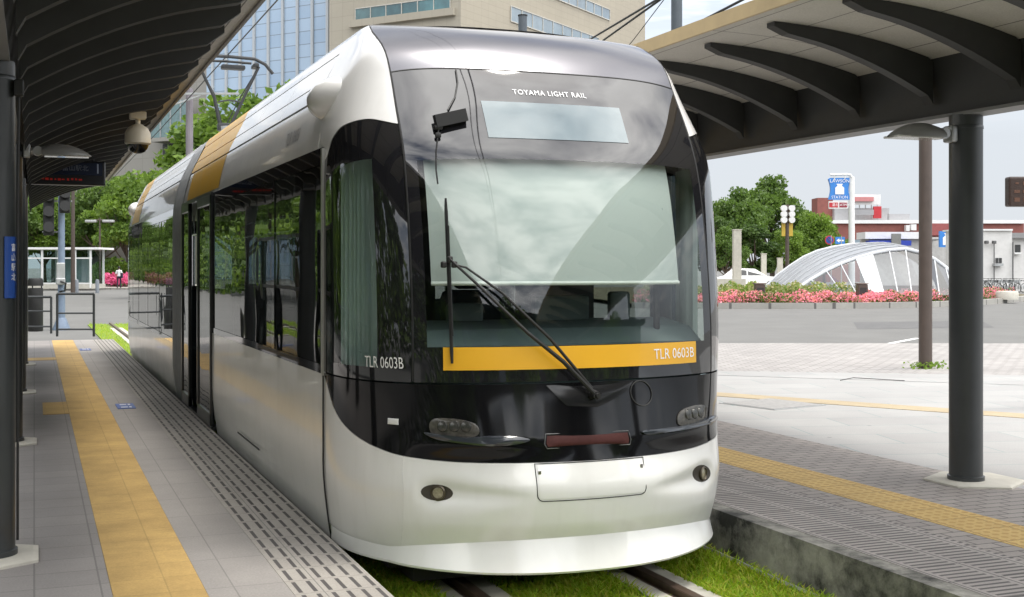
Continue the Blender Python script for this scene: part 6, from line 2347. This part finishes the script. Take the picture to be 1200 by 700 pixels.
# brown lamp pole on the plaza
p = gp(1084.5, 431.5, 0)
t = thing('plaza_pole', 'slim dark brown pole standing on the plaza left of the thick charcoal post', 'pole', p)
b = MB(); b.cyl(p, p + Vector((0, 0, 5.6)), 0.102, 0.095, 18); b.build('shaft', BROWNSTEEL, t, smooth=True)
b = MB(); b.rbox(p + Vector((-0.4, 0, 5.55)), (1.0, 0.24, 0.10), 0.04); b.build('lamp_head', GALV, t)
r = np.random.default_rng(8)
C = np.stack([p.x + r.normal(0, 0.14, 160), p.y + r.normal(0, 0.12, 160) - 0.06, r.uniform(0.0, 0.10, 160)], 1)
V, Fq = leaf_quads(C, 0.06, r)
me = bpy.data.meshes.new('weeds'); me.from_pydata(V.tolist(), [], Fq); me.materials.append(LEAFB)
o = bpy.data.objects.new('weeds', me); COL.objects.link(o); tag(o, 'small green weeds round the foot of the brown pole', 'weeds', kind='stuff')

# brown LED board hung at the right edge
d = 13.5
c = px(1201, 225, d)
t = thing('led_board', 'brown framed LED board with dim amber letters at the right edge', 'display board', c)
b = MB(); b.rbox(c, (0.40, 0.14, 0.33), 0.02, rz=-TH); b.build('case', mat('board_brown', (0.04, 0.022, 0.016), 0.4), t)
b = MB()
for i in range(3):
    for k in range(4):
        b.box(c + right * (-0.115 + k * 0.085) + Vector((0, 0, 0.09 - i * 0.09)) - fwd * 0.071, (r2.uniform(.03, .07), 0.006, r2.uniform(.02, .05)), M=M3)
b.build('led_text', mat('amber_led', (0.09, 0.04, 0.022), 0.5, emit=(0.9, 0.3, 0.1), estr=0.01), t)
b = MB(); b.cyl(c + right * 0.3, c + right * 0.3 + Vector((0, 0, -c.z)), 0.05, n=12); b.bar(c, c + right * 0.3, 0.05, 0.05); b.build('pole', BROWNSTEEL, t)

# ------------------------------------------------------------------ behind the camera: unseen block and trees added to darken reflections in the tram front
t = thing('reflection_backdrop', 'long grey brown block added behind the viewer to darken reflections in the tram front', 'building', (4, -42, -0.3))
STW = paving('backdrop_cladding', (0.20, 0.185, 0.165), (0.18, 0.168, 0.15), (0.10, 0.095, 0.09), 3.0, 1.5, 0.05, var=0.15)
b = MB(); b.box((4, -46, 5.7), (90, 8, 12)); b.build('wall', STW, t)
for i in range(14):
    for z in (3.2, 7.2):
        b = MB(); b.box((-36 + i * 6.1, -41.95, z), (4.2, 0.2, 2.2)); b.build('window', TOWGLASS, t)
b = MB(); b.box((4, -41, 11.8), (92, 2.4, 0.5)); b.build('eave', CANOPYSTEEL, t)
for i, (x, y) in enumerate(((-9, -24), (-3, -30), (5, -27), (12, -31), (19, -25), (27, -29))):
    plant((BROAD, DARKT, BRIGHT)[i % 3], Vector((x, y, -0.3)), 8.5 + (i % 3) * 1.3, 'unseen tree added behind the viewer to darken reflections in the tram front', group='trees added to darken the tram front', rz=i * 1.9)
# ------------------------------------------------------------------ light
SUN_EL, SUN_AZ = math.radians(75.5), math.radians(92)     # azimuth from +Y towards +X
sd = Vector((math.cos(SUN_EL) * math.sin(SUN_AZ), math.cos(SUN_EL) * math.cos(SUN_AZ), math.sin(SUN_EL)))
sl = bpy.data.lights.new('sun', 'SUN')
sl.energy = SUN_STRENGTH
sl.angle = math.radians(15)
sl.color = (1.0, 0.95, 0.87)
so = bpy.data.objects.new('sun', sl); COL.objects.link(so)
so.rotation_euler = sd.to_track_quat('Z', 'Y').to_euler()
w = bpy.data.worlds.new('World'); scene.world = w
w.use_nodes = True
nt = w.node_tree
nt.nodes.clear()
out = nt.nodes.new('ShaderNodeOutputWorld')
bg = nt.nodes.new('ShaderNodeBackground')
bg.inputs['Strength'].default_value = 0.10
sky = nt.nodes.new('ShaderNodeTexSky')
sky.sky_type = 'NISHITA'
sky.sun_disc = False
sky.sun_elevation = SUN_EL
sky.sun_rotation = SUN_AZ
sky.air_density = 1.0
sky.dust_density = 2.0
tc = nt.nodes.new('ShaderNodeTexCoord')
sep = nt.nodes.new('ShaderNodeSeparateXYZ'); nt.links.new(tc.outputs['Generated'], sep.inputs[0])
# clouds lie on a plane overhead: divide the direction by its height
zz = _m(nt, 'MAXIMUM', sep.outputs[2], 0.06)
cx = _m(nt, 'DIVIDE', sep.outputs[0], zz); cy = _m(nt, 'DIVIDE', sep.outputs[1], zz)
cb = nt.nodes.new('ShaderNodeCombineXYZ'); nt.links.new(cx, cb.inputs[0]); nt.links.new(cy, cb.inputs[1])
nz = nt.nodes.new('ShaderNodeTexNoise'); nz.inputs['Scale'].default_value = 2.0; nz.inputs['Detail'].default_value = 7; nz.inputs['Roughness'].default_value = 0.55; nz.inputs['Distortion'].default_value = 0.35
nt.links.new(cb.outputs[0], nz.inputs['Vector'])
cov = nt.nodes.new('ShaderNodeMapRange'); cov.inputs['From Min'].default_value = 0.31; cov.inputs['From Max'].default_value = 0.60
nt.links.new(nz.outputs['Fac'], cov.inputs['Value'])
# near the horizon the layers close up
low = nt.nodes.new('ShaderNodeMapRange'); low.inputs['From Min'].default_value = 0.35; low.inputs['From Max'].default_value = 0.10
nt.links.new(sep.outputs[2], low.inputs['Value'])
cov2 = _m(nt, 'MAXIMUM', _m(nt, 'MULTIPLY', cov.outputs[0], 0.95), _m(nt, 'MULTIPLY', low.outputs[0], 0.92))
n2 = nt.nodes.new('ShaderNodeTexNoise'); n2.inputs['Scale'].default_value = 2.6; n2.inputs['Detail'].default_value = 6; n2.inputs['Roughness'].default_value = 0.6
nt.links.new(cb.outputs[0], n2.inputs['Vector'])
sh = nt.nodes.new('ShaderNodeMapRange'); sh.inputs['From Min'].default_value = 0.3; sh.inputs['From Max'].default_value = 0.7; sh.inputs['To Min'].default_value = CLOUD_LO; sh.inputs['To Max'].default_value = CLOUD_HI
nt.links.new(n2.outputs['Fac'], sh.inputs['Value'])
shl = nt.nodes.new('ShaderNodeMix'); shl.data_type = 'FLOAT'
nt.links.new(low.outputs[0], shl.inputs[0]); # the veil is brightest high behind the viewer, added there to light the tram front
dp = nt.nodes.new('ShaderNodeVectorMath'); dp.operation = 'DOT_PRODUCT'
nt.links.new(tc.outputs['Generated'], dp.inputs[0]); dp.inputs[1].default_value = Vector((0.15, -0.72, 0.68)).normalized()
gl_ = nt.nodes.new('ShaderNodeMapRange'); gl_.interpolation_type = 'SMOOTHSTEP'
gl_.inputs['From Min'].default_value = 0.25; gl_.inputs['From Max'].default_value = 0.95; gl_.inputs['To Min'].default_value = 1.0; gl_.inputs['To Max'].default_value = VEIL
nt.links.new(dp.outputs['Value'], gl_.inputs['Value'])
shv = _m(nt, 'MULTIPLY', sh.outputs[0], gl_.outputs[0])
nt.links.new(shv, shl.inputs[2]); shl.inputs[3].default_value = CLOUD_HOR
cc = nt.nodes.new('ShaderNodeVectorMath'); cc.operation = 'SCALE'
cc.inputs[0].default_value = (1.0, 0.985, 0.96)
nt.links.new(shl.outputs[0], cc.inputs['Scale'])
mx = nt.nodes.new('ShaderNodeMix'); mx.data_type = 'RGBA'
nt.links.new(cov2, mx.inputs['Factor'])
nt.links.new(sky.outputs[0], mx.inputs['A'])
tint = nt.nodes.new('ShaderNodeMix'); tint.data_type = 'RGBA'; tint.blend_type = 'MULTIPLY'
nt.links.new(low.outputs[0], tint.inputs['Factor'])
nt.links.new(cc.outputs[0], tint.inputs['A'])
tint.inputs['B'].default_value = (0.90, 0.965, 1.06, 1)
nt.links.new(tint.outputs['Result'], mx.inputs['B'])
nt.links.new(mx.outputs['Result'], bg.inputs['Color'])
nt.links.new(bg.outputs[0], out.inputs[0])

vs = scene.view_settings
scene.display_settings.display_device = 'sRGB'
vs.view_transform = 'Standard'
vs.look = 'None'
vs.exposure = EXPOSURE
vs.gamma = 1.0
vs.use_curve_mapping = False
scene.cycles.max_bounces = 10
scene.cycles.transparent_max_bounces = 14
scene.cycles.glossy_bounces = 4
scene.cycles.use_denoising = True
scene.cycles.sample_clamp_indirect = 6.0
